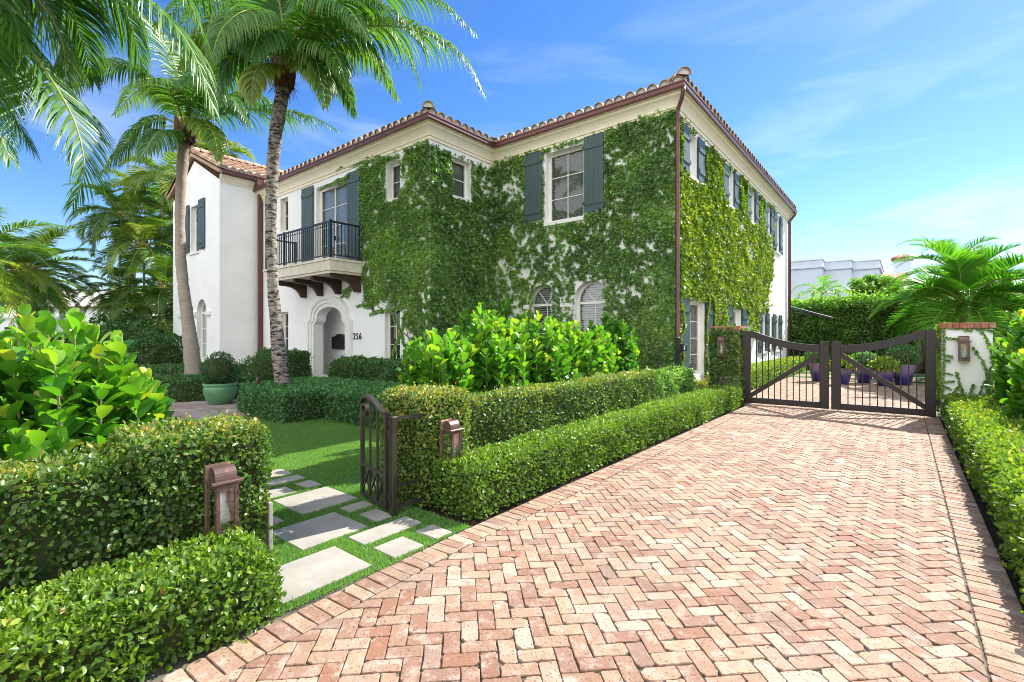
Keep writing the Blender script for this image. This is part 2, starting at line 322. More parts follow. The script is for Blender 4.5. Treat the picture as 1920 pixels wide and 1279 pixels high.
def brick(mb,poly,z,fine=True):
    if len(poly)<3 or area(poly)<.0012: return
    cx=sum(p[0] for p in poly)/len(poly); cy=sum(p[1] for p in poly)/len(poly)
    if fine:
        q=[]
        n=len(poly)
        for i,p in enumerate(poly):
            a=poly[i-1];b=poly[(i+1)%n]
            c=random.choice([.002,.003,.004,.005,.006,.007,.009,.012,.022,.030]) 
            la=math.dist(p,a)+1e-6; lb=math.dist(p,b)+1e-6
            c1=min(c,la*.3); c2=min(c*random.uniform(.5,1.4),lb*.3)
            q.append((p[0]+(a[0]-p[0])*c1/la,p[1]+(a[1]-p[1])*c1/la)); q.append((p[0]+(b[0]-p[0])*c2/lb,p[1]+(b[1]-p[1])*c2/lb))
            k=random.uniform(.35,.65); o=random.uniform(-.0045,.0015); mx=p[0]+(b[0]-p[0])*k; my=p[1]+(b[1]-p[1])*k
            d=math.hypot(cx-mx,cy-my)+1e-6; q.append((mx-(cx-mx)/d*o,my-(cy-my)/d*o))
        poly=q
    n=len(poly); z+=random.uniform(-.0025,.0025) if fine else random.uniform(-.002,.002); tx=random.uniform(-.02,.02); ty=random.uniform(-.02,.02)
    if not fine: tx=ty=0
    hz=lambda x,y:z+tx*(x-cx)+ty*(y-cy)
    e=.0035
    ins=[]
    for p in poly:
        d=math.hypot(p[0]-cx,p[1]-cy); k=max(0,1-e/d); ins.append((cx+(p[0]-cx)*k,cy+(p[1]-cy)*k))
    vs=[(x,y,-.03) for x,y in poly]+[(x,y,hz(x,y)-.003) for x,y in poly]+[(x,y,hz(x,y)) for x,y in ins]
    fs=[(i,(i+1)%n,n+(i+1)%n,n+i) for i in range(n)]+[(n+i,n+(i+1)%n,2*n+(i+1)%n,2*n+i) for i in range(n)]+[tuple(range(2*n,3*n))]
    mb.cv=min(.999,max(.001,random.random())); mb.add(vs,fs)
def herring(mb,W,planes,box,fine,ang=R(45),joint=.0018):
    ca,sa=math.cos(ang),math.sin(ang)
    x0,x1,y0,y1=box; cx,cy=(x0+x1)/2,(y0+y1)/2; n=int(max(x1-x0,y1-y0)/W/1.2)+6
    def emit(u0,u1,v0,v1):
        j=joint*random.uniform(.6,1.5); k=joint*random.uniform(.6,1.5)
        pts=[(u0+j,v0+k),(u1-j,v0+k),(u1-j,v1-k),(u0+j,v1-k)]
        p=[(cx+(u*ca-v*sa)*W if 0 else cx+(u*ca-v*sa),cy+(u*sa+v*ca)) for u,v in pts]
        mx=sum(a[0] for a in p)/4; my=sum(a[1] for a in p)/4
        if not(x0-.2<mx<x1+.2 and y0-.2<my<y1+.2): return
        for nn,c in planes:
            p=clip(p,nn,c)
            if len(p)<3: return
        brick(mb,p,0,fine)
    for r in range(-n,n):
        for k in range(-n//3,n//3+1):
            x=r%4+4*k
            emit(x*W,(x+2)*W,r*W,(r+1)*W)
            emit((x+3)*W,(x+4)*W,r*W,(r+2)*W)
# left inner line of the driveway border has a slight flare close to the camera
XL0=-2.43; XR0=.29; KY=2.6; FL=.055
def xl(y): return XL0+max(0,KY-y)*FL
mb=MB(); planes=[((-1,0),-(XL0+.004)),((-1,-FL),-(XL0+FL*KY+.004)),((1,0),XR0-.004)]
herring(mb,.0885,planes,(-2.6,.35,.4,12.6),True)
tag(mb.build('brick_driveway',M['brick']),kind='structure')
mb=MB(); y=.3
while y<11.9:
    w=.09*random.uniform(.94,1.05); j=.003
    a,b=xl(y+j)-.002,xl(y+w-j)-.002
    brick(mb,[(a-.205,y+j+.0*FL),(a,y+j+.012*(y<KY)),(b,y+w-j+.012*(y<KY)),(b-.205,y+w-j)],.002,True)
    w2=w; brick(mb,[(XR0+.006,y+j),(XR0+.215,y+j),(XR0+.215,y+w2-j),(XR0+.006,y+w2-j)],.002,True); y+=w
tag(mb.build('driveway_border',M['brick']),kind='structure')
mb=MB(); herring(mb,.09,[((0,-1),-12.58),((-1,0),3.25),((1,0),1.2)],(-3.3,1.25,12.5,24.5),False)
tag(mb.build('courtyard_paving',M['brick']),kind='structure')
sheet('driveway_sand_bed',[(-2.66,-3.1),(.51,-3.1),(.51,12.6),(1.25,12.6),(1.25,24.5),(-3.3,24.5),(-3.3,12.6),(-2.66,12.6)],-.011,M['sand'])
sheet('courtyard_lawn',[(-3.3,20.2),(1.2,20.2),(1.2,20.9),(-3.3,20.9)],.012,M['turf'])
sheet('courtyard_lawn',[(-3.3,22.2),(1.2,22.2),(1.2,24.2),(-3.3,24.2)],.012,M['turf'])
mb=MB(); herring(mb,.22,[((0,-1),-1.0)],(-20,-9.,1.0,6.9),False,ang=R(8))
tag(mb.build('front_court',M['court']),kind='structure')
sheet('front_court_bed',[(-20.5,.5),(-8.8,.5),(-8.8,7.2),(-20.5,7.2)],-.016,M['sand'])
# lawn base + blades of artificial turf
sheet('lawn_base',[(-9.9,1.2),(-2.62,1.2),(-2.655,2.7),(-2.655,2.76),(-3.3,2.76),(-3.4,4.8),(-9.9,4.8)],-.004,M['turf'])
SLABS=[(-3.14,-2.69,1.28,1.87,'large square limestone paving slab nearest the brick driveway border'),(-3.75,-3.26,1.69,2.23,'square limestone slab in the middle of the path, between two other big slabs'),
 (-4.44,-3.9,2.03,2.56,'square limestone slab farthest along the path of the three big ones'),(-4.76,-4.51,1.93,2.3,'partly hidden limestone slab beside the end of the left garden wall'),
 (-4.78,-4.54,2.41,2.57,'small limestone slab on the lawn edge past the big slabs'),(-3.2,-2.99,2.01,2.55,'narrow long limestone slab running past the foot of the iron gate post'),
 (-2.9,-2.655,2.02,2.28,'small square limestone slab touching the turf strip by the driveway'),(-2.9,-2.67,2.4,2.57,'little limestone slab in the shade below the fig covered wall corner'),
 (-3.8,-3.64,2.31,2.55,'narrow limestone slab under the free edge of the open iron gate'),(-3.54,-3.29,2.33,2.5,'small limestone slab right under the hinge side of the iron gate'),
 (-5.07,-4.89,2.22,2.58,'slim limestone slab second from the far end of the path'),(-5.44,-5.17,2.3,2.58,'limestone slab at the far end of the garden path'),(-4.06,-3.88,1.66,1.87,'small limestone slab tucked against the left wall end')]
for x0,x1,y0,y1,lb in SLABS:
    mb=MB(); mb.cbox(x0,x1,y0,y1,-.03,.012,.005); tag(mb.build('stepping_stone',M['slab']),lb,'paving slab','stepping stones of the garden path')
def blades(n,xa,xb,ya,yb,h):
    P=np.stack([rng.uniform(xa,xb,n),rng.uniform(ya,yb,n),np.zeros(n)],1); return P,np.full(n,h)
Ps=[];Hs=[]
for a in ((52000,-4.6,-2.6,1.2,2.78,.024),(60000,-6.6,-4.6,1.9,4.7,.017),(50000,-9.6,-6.6,2.5,4.7,.017)):
    p,h=blades(*a); Ps.append(p);Hs.append(h)
P=np.concatenate(Ps);Hh=np.concatenate(Hs)
ok=np.ones(len(P),bool)
for x0,x1,y0,y1,_ in SLABS: ok&=~((P[:,0]>x0-.004)&(P[:,0]<x1+.004)&(P[:,1]>y0-.004)&(P[:,1]<y1+.004))
ok&=P[:,0]<(-2.64+np.clip(KY-P[:,1],0,9)*FL)
ok&=~((P[:,1]>2.74)&(P[:,0]>-3.4)); P=P[ok];Hh=Hh[ok]*rng.uniform(.6,1.3,ok.sum())
n=len(P); U=nrm(np.stack([rng.normal(0,.45,n),rng.normal(0,.45,n),np.ones(n)],1)); N=rdir(n)
T_GR=(np.array([(0,-.5,0),(0,.5,0),(1,0,.25)]),[(0,1,2)])
tag(leaves('lawn_grass',P,U,N,Hh,np.full(n,.006)*(1+(P[:,0]<-4.6)*.5),np.clip(.35+.35*vnoise(P,1.2)+rng.normal(0,.13,n)-.12,0,1),T_GR,M['grassl']),'short bright green artificial turf round the paving slabs','grass',kind='stuff')
# ================================================================ HOUSE
class Fr:
    def __init__(s,o,u,n): s.o=np.array(o,float);s.u=np.array(u,float);s.n=np.array(n,float)
    def p(s,a,z,d=0): return s.o+s.u*a+UP*z+s.n*d
    def box(s,mb,a0,a1,z0,z1,d0,d1): mb.hexa([s.p(a0,z0,d0),s.p(a1,z0,d0),s.p(a1,z0,d1),s.p(a0,z0,d1),s.p(a0,z1,d0),s.p(a1,z1,d0),s.p(a1,z1,d1),s.p(a0,z1,d1)])
    def quad(s,mb,pts): mb.add([s.p(*q) for q in pts],[tuple(range(len(pts)))])
FM=Fr((0,11.7,0),(1,0,0),(0,-1,0)); FB=Fr((0,9.,0),(1,0,0),(0,-1,0)); FWG=Fr((0,7.44,0),(1,0,0),(0,-1,0))
FBS=Fr((-10.26,0,0),(0,1,0),(1,0,0)); FWS=Fr((-20.7,0,0),(0,1,0),(1,0,0)); FS=Fr((-4.33,0,0),(0,1,0),(1,0,0))
house=empty('house',(-12,14,0),0,'white two storey house with clay tile eaves, climbing ivy and blue grey shutters','house')
def archpts(a0,a1,z1,n=18):
    c=(a0+a1)/2;r=(a1-a0)/2; return [(c-r*math.cos(math.pi*i/n),z1-r+r*math.sin(math.pi*i/n)) for i in range(n+1)]
def wall(fr,a0,a1,z0,z1,holes,name='wall',top=None):
    mb=MB(); As=sorted({a0,a1,*[h[0] for h in holes],*[h[1] for h in holes]}); Zs=sorted({z0,z1,*[h[2] for h in holes],*[h[3] for h in holes]})
    for i in range(len(As)-1):
        for j in range(len(Zs)-1):
            ca,cz=(As[i]+As[i+1])/2,(Zs[j]+Zs[j+1])/2
            if any(h[0]<ca<h[1] and h[2]<cz<h[3] for h in holes): continue
            fr.quad(mb,[(As[i],Zs[j]),(As[i+1],Zs[j]),(As[i+1],Zs[j+1]),(As[i],Zs[j+1])])
    for h in holes:
        b0,b1,y0,y1,dep,ol=h
        ol=ol or [(b0,y1),(b1,y1)]
        for (p,q) in zip(ol[:-1],ol[1:]):
            if y1-p[1]>1e-4 or y1-q[1]>1e-4: fr.quad(mb,[(p[0],p[1]),(q[0],q[1]),(q[0],y1),(p[0],y1)])
        path=[(b0,y0)]+ol+[(b1,y0),(b0,y0)]
        for (p,q) in zip(path[:-1],path[1:]): fr.quad(mb,[(p[0],p[1],0),(q[0],q[1],0),(q[0],q[1],-dep),(p[0],p[1],-dep)])
    if top: fr.quad(mb,top)
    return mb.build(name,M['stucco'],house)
def window(fr,h,cols=2,rows=3,blind=True,fw=.075,mw=.022,sill=True,arch=False,name='window',mid=False,parent=None,gm='glass'):
    b0,b1,y0,y1,dep,ol=h; mb=MB(); d0,d1=-dep-.05,-dep+.02
    r=(b1-b0)/2; zt=y1-r if arch else y1
    fr.box(mb,b0,b0+fw,y0,zt,d0,d1); fr.box(mb,b1-fw,b1,y0,zt,d0,d1); fr.box(mb,b0+fw,b1-fw,y0,y0+fw*1.15,d0,d1)
    fr.box(mb,b0+fw,b1-fw,zt-fw,zt,d0,d1+ (.012 if arch else 0))
    g=d1-.028
    for i in range(1,cols):
        a=b0+fw+(b1-b0-2*fw)*i/cols; w=mw*(2.6 if (mid and i*2==cols) else 1); fr.box(mb,a-w/2,a+w/2,y0+fw,zt-fw,g-.02,g+(.02 if mid and i*2==cols else .006))
    for j in range(1,rows):
        z=y0+fw+(zt-y0-2*fw)*j/rows; fr.box(mb,b0+fw,b1-fw,z-mw/2,z+mw/2,g-.018,g+.004)
    if arch:
        c=(b0+b1)/2; n=18
        for i in range(n):
            t0,t1=math.pi*i/n,math.pi*(i+1)/n; ri=r-fw
            q=[(c-r*math.cos(t0),zt+r*math.sin(t0)),(c-r*math.cos(t1),zt+r*math.sin(t1)),(c-ri*math.cos(t1),zt+ri*math.sin(t1)),(c-ri*math.cos(t0),zt+ri*math.sin(t0))]
            mb.hexa([fr.p(x,z,d0) for x,z in q]+[fr.p(x,z,d1) for x,z in q])
        for sx in (-1,1): mb.bar(fr.p(c,zt,g),fr.p(c+sx*ri*.62,zt+ri*.77,g),.024,.024,fr.n)
    f=mb.build(name,M['frame'],parent or house)
    mb=MB(); e=fw*.6
    if arch: 
        c=(b0+b1)/2; ri=r-e; pts=[(b0+e,y0+e,g-.01)]+[(c-ri*math.cos(math.pi*i/18),zt+ri*math.sin(math.pi*i/18),g-.01) for i in range(19)]+[(b1-e,y0+e,g-.01)]
        fr.quad(mb,pts)
    else: fr.quad(mb,[(b0+e,y0+e,g-.01),(b1-e,y0+e,g-.01),(b1-e,y1-e,g-.01),(b0+e,y1-e,g-.01)])
    mb.build('pane',M[gm],f)
    if blind:
        mb=MB(); z=y0+.06
        while z<y1-.05:
            a0,a1=b0+.03,b1-.03
            if arch and z>zt:
                hw=math.sqrt(max(0,(r-.06)**2-(z-zt)**2)); a0,a1=(b0+b1)/2-hw,(b0+b1)/2+hw
            if a1-a0>.08: fr.quad(mb,[(a0,z,-dep-.13),(a1,z,-dep-.13),(a1,z+.042,-dep-.085),(a0,z+.042,-dep-.085)])
            z+=.066
        mb.build('blind',M['blind'],f)
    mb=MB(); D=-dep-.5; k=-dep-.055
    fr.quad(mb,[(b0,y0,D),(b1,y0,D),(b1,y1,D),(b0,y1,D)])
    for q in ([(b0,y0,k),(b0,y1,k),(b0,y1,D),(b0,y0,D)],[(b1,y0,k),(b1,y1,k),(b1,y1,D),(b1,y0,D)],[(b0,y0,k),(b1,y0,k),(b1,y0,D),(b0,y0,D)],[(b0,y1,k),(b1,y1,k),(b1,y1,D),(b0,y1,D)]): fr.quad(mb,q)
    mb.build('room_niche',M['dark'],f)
    if sill:
        mb=MB(); fr.box(mb,b0-.05,b1+.05,y0-.09,y0-.003,-dep+.02,.055); mb.build('sill',M['trimw'],f)
    return f
def shutter(fr,a0,a1,z0,z1,d=.03,mir=False):
    mb=MB(); n=4; w=(a1-a0)/n
    for i in range(n): fr.box(mb,a0+i*w+.003,a0+(i+1)*w-.003,z0,z1,d,d+.032)
    fr.box(mb,a0+.004,a1-.004,z0+.004,z1-.004,d+.004,d+.026)
    for z in (z0+.2,z1-.36): fr.box(mb,a0+.002,a1-.002,z,z+.13,d+.03,d+.052)
    s=mb.build('shutter',M['shutter'],house)
    mb=MB(); ae=a0 if mir else a1
    for z in (z0+.24,z1-.32): fr.box(mb,ae-.05,ae+.05,z,z+.03,d+.053,d+.062)
    mb.build('hinge',M['black'],s)
    mb=MB(); ac=a1-.1 if mir else a0+.1; fr.box(mb,ac-.012,ac+.012,z0-.06,z0+.05,d+.034,d+.07); fr.box(mb,ac-.012,ac+.012,z0-.06,z0-.035,0,d+.034); mb.build('shutter_dog',M['black'],s)
RH=(-20.7,-10.26); WT=7.4
# --- main front wall
hw=(-8.2,-6.93,4.82,6.86,.2,None); hA=(-8.84,-7.72,.7,3.02,.18,archpts(-8.84,-7.72,3.02)); hB=(-7.22,-6.1,.7,3.02,.18,archpts(-7.22,-6.1,3.02))
wall(FM,-10.26,-4.33,0,WT,[hw,hA,hB]); window(FM,hw,2,3); shutter(FM,-8.95,-8.31,4.95,7.0); shutter(FM,-6.89,-6.28,4.9,7.0,mir=True)
for h in (hA,hB): window(FM,h,2,2,arch=True,fw=.07,gm='glassl')
mb=MB()
for a in (-8.95,-7.61): FM.box(mb,a-.0,a+.13 if a<-8 else a+.35,.5,2.32,.002,.05); FM.box(mb,a-.04,(a+.13 if a<-8 else a+.35)+.03,2.32,2.44,.002,.085)
for h in (hA,hB):
    c=(h[0]+h[1])/2
    for i in range(20):
        t0,t1=math.pi*i/20,math.pi*(i+1)/20; q=[(c-rr*math.cos(t),2.46+rr*math.sin(t)) for rr,t in ((.66,t0),(.66,t1),(.565,t1),(.565,t0))]
        mb.hexa([FM.p(x,z,.002) for x,z in q]+[FM.p(x,z,.045) for x,z in q])
mb.build('window_surround',M['trimw'],house)
# --- bay front
def ogee(c,w,zs,r,zt,n=9):
    L=[(-w,zs)]+[(-(w-r*math.sin(math.pi/2*i/n)),zs+r*(1-math.cos(math.pi/2*i/n))) for i in range(1,n+1)]
    a=w-r; zb=zs+r
    L+=[(-a*math.cos(math.pi/2*i/n),zb+(zt-zb)*math.sin(math.pi/2*i/n)) for i in range(1,n+1)]
    return [(c+x,z) for x,z in L]+[(c-x,z) for x,z in L[-2::-1]]
AC=-15.4; og=ogee(AC,1.0,1.93,.2,2.5)
hD=(-16.4,-14.4,.1,2.5,.32,og); hF=(-16.3,-14.3,3.87,6.78,.15,None); hS=(-12.2,-11.55,5.6,6.73,.2,None); hL2=(-19.0,-18.37,5.56,6.86,.18,None); hL1=(-19.0,-18.37,.85,2.43,.18,None); hR1=(-12.3,-11.56,.62,2.42,.15,None)
wall(FB,-20.7,-10.26,0,WT,[hD,hF,hS,hL2,hL1,hR1])
window(FB,hS,1,2); window(FB,hL2,1,2,blind=False); window(FB,hL1,1,3,blind=False); window(FB,hR1,2,3,blind=False)
dr=window(FB,hF,2,4,blind=True,fw=.15,mid=True,sill=False,name='balcony_door',gm='glassl'); mb=MB(); FB.box(mb,-15.27,-15.245,4.8,4.95,-.13,-.08); mb.build('handle',M['black'],dr)
shutter(FB,-17.25,-16.45,3.9,6.9); shutter(FB,-14.28,-13.55,3.9,6.85,mir=True)
mb=MB()
def ringp(fr,mb,o1,o2,d0,d1):
    for i in range(len(o1)-1):
        q=[o1[i],o1[i+1],o2[i+1],o2[i]]; mb.hexa([fr.p(x,z,d0) for x,z in q]+[fr.p(x,z,d1) for x,z in q])
def full(o,z0): return [(o[0][0],z0)]+o+[(o[-1][0],z0)]
o0=full(og,.03);o1=full(ogee(AC,1.14,1.97,.2,2.64),.03);o2=full(ogee(AC,1.28,2.0,.2,2.77),.03);o3=full(ogee(AC,1.38,2.03,.2,2.86),.03)
ringp(FB,mb,o0,o1,.002,.05); ringp(FB,mb,o1,o2,.002,.085); ringp(FB,mb,o2,o3,.002,.115)
mb.build('door_surround',M['trimw'],house)
mb=MB(); k=-.322
for q in ([(-17.4,.05,-.95),(-13.6,.05,-.95),(-13.6,2.8,-.95),(-17.4,2.8,-.95)],[(-17.4,.05,k),(-17.4,.05,-.95),(-17.4,2.8,-.95),(-17.4,2.8,k)],[(-13.6,.05,k),(-13.6,.05,-.95),(-13.6,2.8,-.95),(-13.6,2.8,k)],[(-17.4,2.8,k),(-13.6,2.8,k),(-13.6,2.8,-.95),(-17.4,2.8,-.95)],[(-17.4,.05,k),(-13.6,.05,k),(-13.6,.05,-.95),(-17.4,.05,-.95)],
  [(-17.4,0,k),(-16.4,0,k),(-16.4,2.8,k),(-17.4,2.8,k)],[(-14.4,0,k),(-13.6,0,k),(-13.6,2.8,k),(-14.4,2.8,k)]): FB.quad(mb,q)
mb.build('porch_niche',M['stucco'],house)
# mailbox hangs on the niche wall
c0=onY(624.5,654,9.87);c1=onY(652,632,9.87); mbx=empty('mailbox',(c0[0],9.95,c0[2]),0,'black wall mailbox with a curved top inside the arched entrance','mailbox')
mb=MB(); w=c1[0]-c0[0]; h=c1[2]-c0[2]; pf=[(0,0),(w,0),(w,h),(w*.82,h+.02),(w*.65,h+.09),(w*.5,h+.12),(w*.35,h+.09),(w*.18,h+.02),(0,h)]
mb.prism(pf,lambda p:(c0[0]+p[0],9.945,c0[2]+p[1]),lambda p:(c0[0]+p[0],9.81,c0[2]+p[1])); mb.build('body',M['mail'],mbx)
mb=MB(); mb.cbox(c0[0]+.04,c0[0]+w-.04,9.795,9.808,c0[2]+.05,c0[2]+h*.8,.004); mb.build('door',M['mail'],mbx)
# house number 256
for k,ch in enumerate('256'):
    cu=bpy.data.curves.new('numeral','FONT'); cu.body=ch; cu.size=.30; cu.extrude=.012; cu.align_x='CENTER'
    tmp=bpy.data.objects.new('numeral_outline',cu); COL.objects.link(tmp); me=bpy.data.meshes.new_from_object(tmp); bpy.data.objects.remove(tmp); bpy.data.curves.remove(cu)
    me.materials.clear(); me.materials.append(M['black'])
    no=link('numeral',me,house); no.rotation_euler=(R(90),0,0); no.scale=(.82,1,1); no.location=Vector((-13.90+.165*k,8.985,1.39))-Vector(house.location)
# --- bay side, wing, side
hBS=(9.85,10.62,5.62,6.76,.18,None); wall(FBS,9.0,11.7,0,WT,[hBS]); window(FBS,hBS,1,2)
hW2=(-23.85,-22.88,5.05,7.02,.2,None); hWA=(-23.1,-22.05,.5,3.02,.2,archpts(-23.1,-22.05,3.02))
wall(FWG,-26.1,-20.7,0,7.6,[hW2,hWA],top=[(-26.1,7.6),(-20.7,7.6),(-23.4,8.92)])
window(FWG,hW2,2,3,blind=False); window(FWG,hWA,2,3,arch=True,blind=False); shutter(FWG,-22.83,-22.15,5.1,7.15,mir=True); shutter(FWG,-24.6,-23.93,5.1,7.15)
wall(FWS,7.44,9.0,0,7.9,[]); mb=MB(); mb.box(-26.1,-20.7,7.46,7.47,0,.1); 
mb=MB(); mb.add([(-26.1,7.44,0),(-26.1,18,0),(-26.1,18,7.7),(-26.1,7.44,7.7)],[(0,1,2,3)]); mb.build('wall',M['stucco'],house)
mb=MB(); FWG.box(mb,-25.35,-23.12,2.33,2.5,.002,.07); FWG.box(mb,-22.03,-21.6,2.33,2.5,.002,.07); FWG.box(mb,-23.3,-23.1,2.3,2.36,.002,.05); mb.build('impost_band',M['trimw'],house)
mb=MB(); FWG.box(mb,-26.17,-20.63,0,.47,.002,.07); FWS.box(mb,7.37,8.93,0,.47,.002,.068); FB.box(mb,-20.6,-16.8,0,.45,.002,.06); FB.box(mb,-14.0,-10.2,0,.45,.002,.06); FBS.box(mb,8.94,11.64,0,.45,.002,.06); FM.box(mb,-10.2,-4.27,0,.45,.002,.06); FS.box(mb,11.7,12.5,0,.42,.002,.06); FS.box(mb,13.9,26.5,0,.42,.002,.06)
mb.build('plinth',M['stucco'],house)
sh=[]
W2=[(12.55,13.18,5.68,6.8),(16.12,16.76,5.68,6.8),(19.0,19.6,5.68,6.8),(21.75,22.28,5.68,6.8),(23.5,24.2,5.2,6.8)]
W1=[(12.55,13.85,.46,2.42),(16.6,17.72,.85,2.4),(20.78,21.4,.9,2.38),(23.4,24.05,.9,2.38)]
hs=[(a,b,c,d,.16,None) for a,b,c,d in W2+W1]; wall(FS,11.7,26.5,0,WT,hs)
for h in hs:
    tall=h[2]<1 and h[0]<13
    window(FS,h,2,4 if tall else 3,name='french_door' if tall else 'window',sill=not tall)
    w=.5 if h[2]>3 else .58
    shutter(FS,h[0]-.04-w,h[0]-.04,h[2],h[3]+.04); shutter(FS,h[1]+.04,h[1]+.04+w,h[2],h[3]+.04,mir=True)
mb=MB(); mb.add([(-4.33,26.5,0),(-10.26,26.5,0),(-10.26,26.5,WT),(-4.33,26.5,WT)],[(0,1,2,3)]); mb.build('wall',M['stucco'],house)
# --- cornice swept round the eaves (offset from wall, z)
def cornice(path,prof,name,mat,closed=False):
    # path: plan points with outward mitre vectors
    mb=MB(); n=len(prof)
    for i,(px,py,mx,my) in enumerate(path): mb.v+= [(px+mx*o,py+my*o,z) for o,z in prof]; mb.var+=[0]*n
    for i in range(len(path)-1):
        for j in range(n-1): mb.f.append((i*n+j,i*n+j+1,(i+1)*n+j+1,(i+1)*n+j)); mb.mi.append(0)
    for e in (0,len(path)-1): mb.f.append(tuple(range(e*n,e*n+n))); mb.mi.append(0)
    return mb.build(name,mat,house)
EA=[(-20.7,9.0,0,-1),(-10.26,9.0,1,-1),(-10.26,11.7,1,-1),(-4.33,11.7,1,-1),(-4.33,26.5,1,1),(-10.26,26.5,0,1)]
CP=[(0,6.98),(.03,6.985),(.03,7.07),(.055,7.08),(.06,7.13),(.085,7.20),(.13,7.27),(.19,7.32),(.19,7.37),(.26,7.385),(.26,7.42),(0,7.42)]
cornice(EA,CP,'cornice',M['cornice'])
cornice([(-20.7,7.44,1,0),(-20.7,9.0,1,0)],[(0,7.5),(.03,7.5),(.03,7.56),(.07,7.6),(.12,7.7),(.2,7.74),(.2,7.78),(0,7.78)],'cornice',M['cornice'])
GP=[(.15,7.43),(.15,7.40),(.30,7.385),(.315,7.42),(.315,7.50),(.33,7.515),(.33,7.545),(.305,7.545),(.305,7.45),(.17,7.45)]
cornice(EA,GP,'gutter',M['copper'])
cornice([(-20.7,7.42,1,0),(-20.7,8.95,1,0)],[(o+.03,z+.39) for o,z in GP],'gutter',M['copper'])
# downspouts
mb=MB(); mb.tube([(-4.06,11.45,7.4),(-4.06,11.45,7.3),(-4.12,11.52,7.17),(-4.22,11.6,7.05),(-4.265,11.63,6.93),(-4.265,11.63,6.6),(-4.265,11.63,.15),(-4.22,11.55,.06)],.048,12); 
mb.build('downspout',M['copper'],house,True)
mb=MB(); mb.tube([(-4.03,26.35,7.4),(-4.03,26.35,7.25),(-4.15,26.3,7.1),(-4.24,26.25,6.95),(-4.25,26.25,.1)],.06,12); mb.build('downspout',M['copper'],house,True)
mb=MB(); mb.box(-20.62,-20.47,8.83,8.97,.3,7.45); b=mb.build('downspout',M['copper'],house)
mb=MB(); q=lambda s,z:[(-20.545-s,8.86-s*.75,z),(-20.545+s,8.86-s*.75,z),(-20.545+s,8.99,z),(-20.545-s,8.99,z)]
mb.hexa(q(.1,7.42)+q(.22,7.62)); mb.hexa(q(.225,7.622)+q(.225,7.86)); mb.build('leader_head',M['copper'],b)
# --- roof tiles
def tile(mb,o,ax,sd,up,L,r0,r1,first):
    n=6; vs=[]; 
    for (t,r) in ((0,r0),(L,r1)):
        for k in range(n+1):
            q=math.pi*k/n; vs.append(o+ax*t+sd*(r*math.cos(q))+up*(r*math.sin(q)*1.0))
    for k in range(n+1):
        q=math.pi*k/n; vs.append(o+sd*((r0-.02)*math.cos(q))+up*((r0-.02)*math.sin(q)))
    fs=[(k,k+1,n+2+k,n+1+k) for k in range(n)]+[(k,k+1,2*n+3+k,2*n+2+k) for k in range(n)]
    mb.cur=0; mb.cv=random.uniform(.02,.98); mb.add(vs,fs)
    if first:
        vs=[o+ax*.05+sd*((r0-.01)*math.cos(math.pi*k/n))+up*((r0-.01)*math.sin(math.pi*k/n)) for k in range(n+1)]
        vs+=[v+ax*.25 for v in vs]
        mb.cur=1; mb.add(vs,[tuple(range(n+1))]+[(k,k+1,n+2+k,n+1+k) for k in range(n)]); mb.cur=0
    if first:   # inner shell so the tile has thickness seen from below
        pass
def tiles(mb,p0,al,upd,slope,n,runf,sp=.30,off=0):
    al=np.array(al,float); u2=np.array(upd,float); ax=u2*math.cos(slope)+UP*math.sin(slope); nv=-u2*math.sin(slope)+UP*math.cos(slope)
    for i in range(n):
        s=(i+.5)*sp+off; run=runf(s)/math.cos(slope); t=0; k=0
        jit=random.uniform(-.012,.012)
        while t<run and k<14:
            L=min(.43,run-t+.1)
            o=np.array(p0,float)+al*(s+jit)+ax*(t-.03+random.uniform(-.008,.008))+nv*(.018 if True else 0)
            tile(mb,o-ax*0+nv*(.012*(1)),ax-nv*.0,al,nv,L,.138,.112,k==0); t+=.36; k+=1
    # pan layer
SL=R(14); mb=MB(); e=.28; z=7.53
tiles(mb,(-10.26+e,9-e,z),(-1,0,0),(0,1,0),SL,33,lambda s:min(s,4.6)); tiles(mb,(-10.26+e,9-e,z),(0,1,0),(-1,0,0),SL,9,lambda s:min(s,4.0))
tiles(mb,(-4.33+e,11.7-e,z),(-1,0,0),(0,1,0),SL,20,lambda s:min(s,3.2)); tiles(mb,(-4.33+e,11.7-e,z),(0,1,0),(-1,0,0),SL,50,lambda s:min(s,3.2,15.3-s))
def plane(mb,pts): mb.cur=0; mb.cv=.15; mb.add(pts,[tuple(range(len(pts)))])
t=math.tan(SL); zb=z-.005
def hp(x,y,run): return (x,y,zb+run*t)
plane(mb,[hp(-9.98,8.72,0),hp(-20.6,8.72,0),hp(-20.6,13.3,4.6),hp(-14.56,13.3,4.6)]); plane(mb,[hp(-9.98,8.72,0),hp(-14.56,13.3,4.6),hp(-14.56,16,4.6),hp(-9.98,16,0)])
plane(mb,[hp(-4.05,11.42,0),hp(-12,11.42,0),hp(-12,14.62,3.2),hp(-7.25,14.62,3.2)]); plane(mb,[hp(-4.05,11.42,0),hp(-7.25,14.62,3.2),hp(-7.25,23.6,3.2),hp(-4.05,26.8,0)])
def hip(mb,p0,d,n):
    d=np.array(d,float); d/=np.linalg.norm(d); sd=nrm(np.cross(d,UP)); up=np.cross(sd,d)
    for k in range(n): tile(mb,np.array(p0)+d*(k*.36)+up*.06,d,sd,up,.44,.165,.135,k==0)
hip(mb,(-9.93,8.67,z+.07),(-1,1,t*1.0),12); hip(mb,(-4.0,11.37,z+.07),(-1,1,t*1.0),11)
mb.build('roof',[M['tile'],M['mortar']],house)
mb=MB(); SW=R(23.5); ez=7.93
tiles(mb,(-20.36,7.34,ez),(0,1,0),(-1,0,0),SW,25,lambda s:3.02); tiles(mb,(-26.44,7.34,ez),(0,1,0),(1,0,0),SW,25,lambda s:3.02)
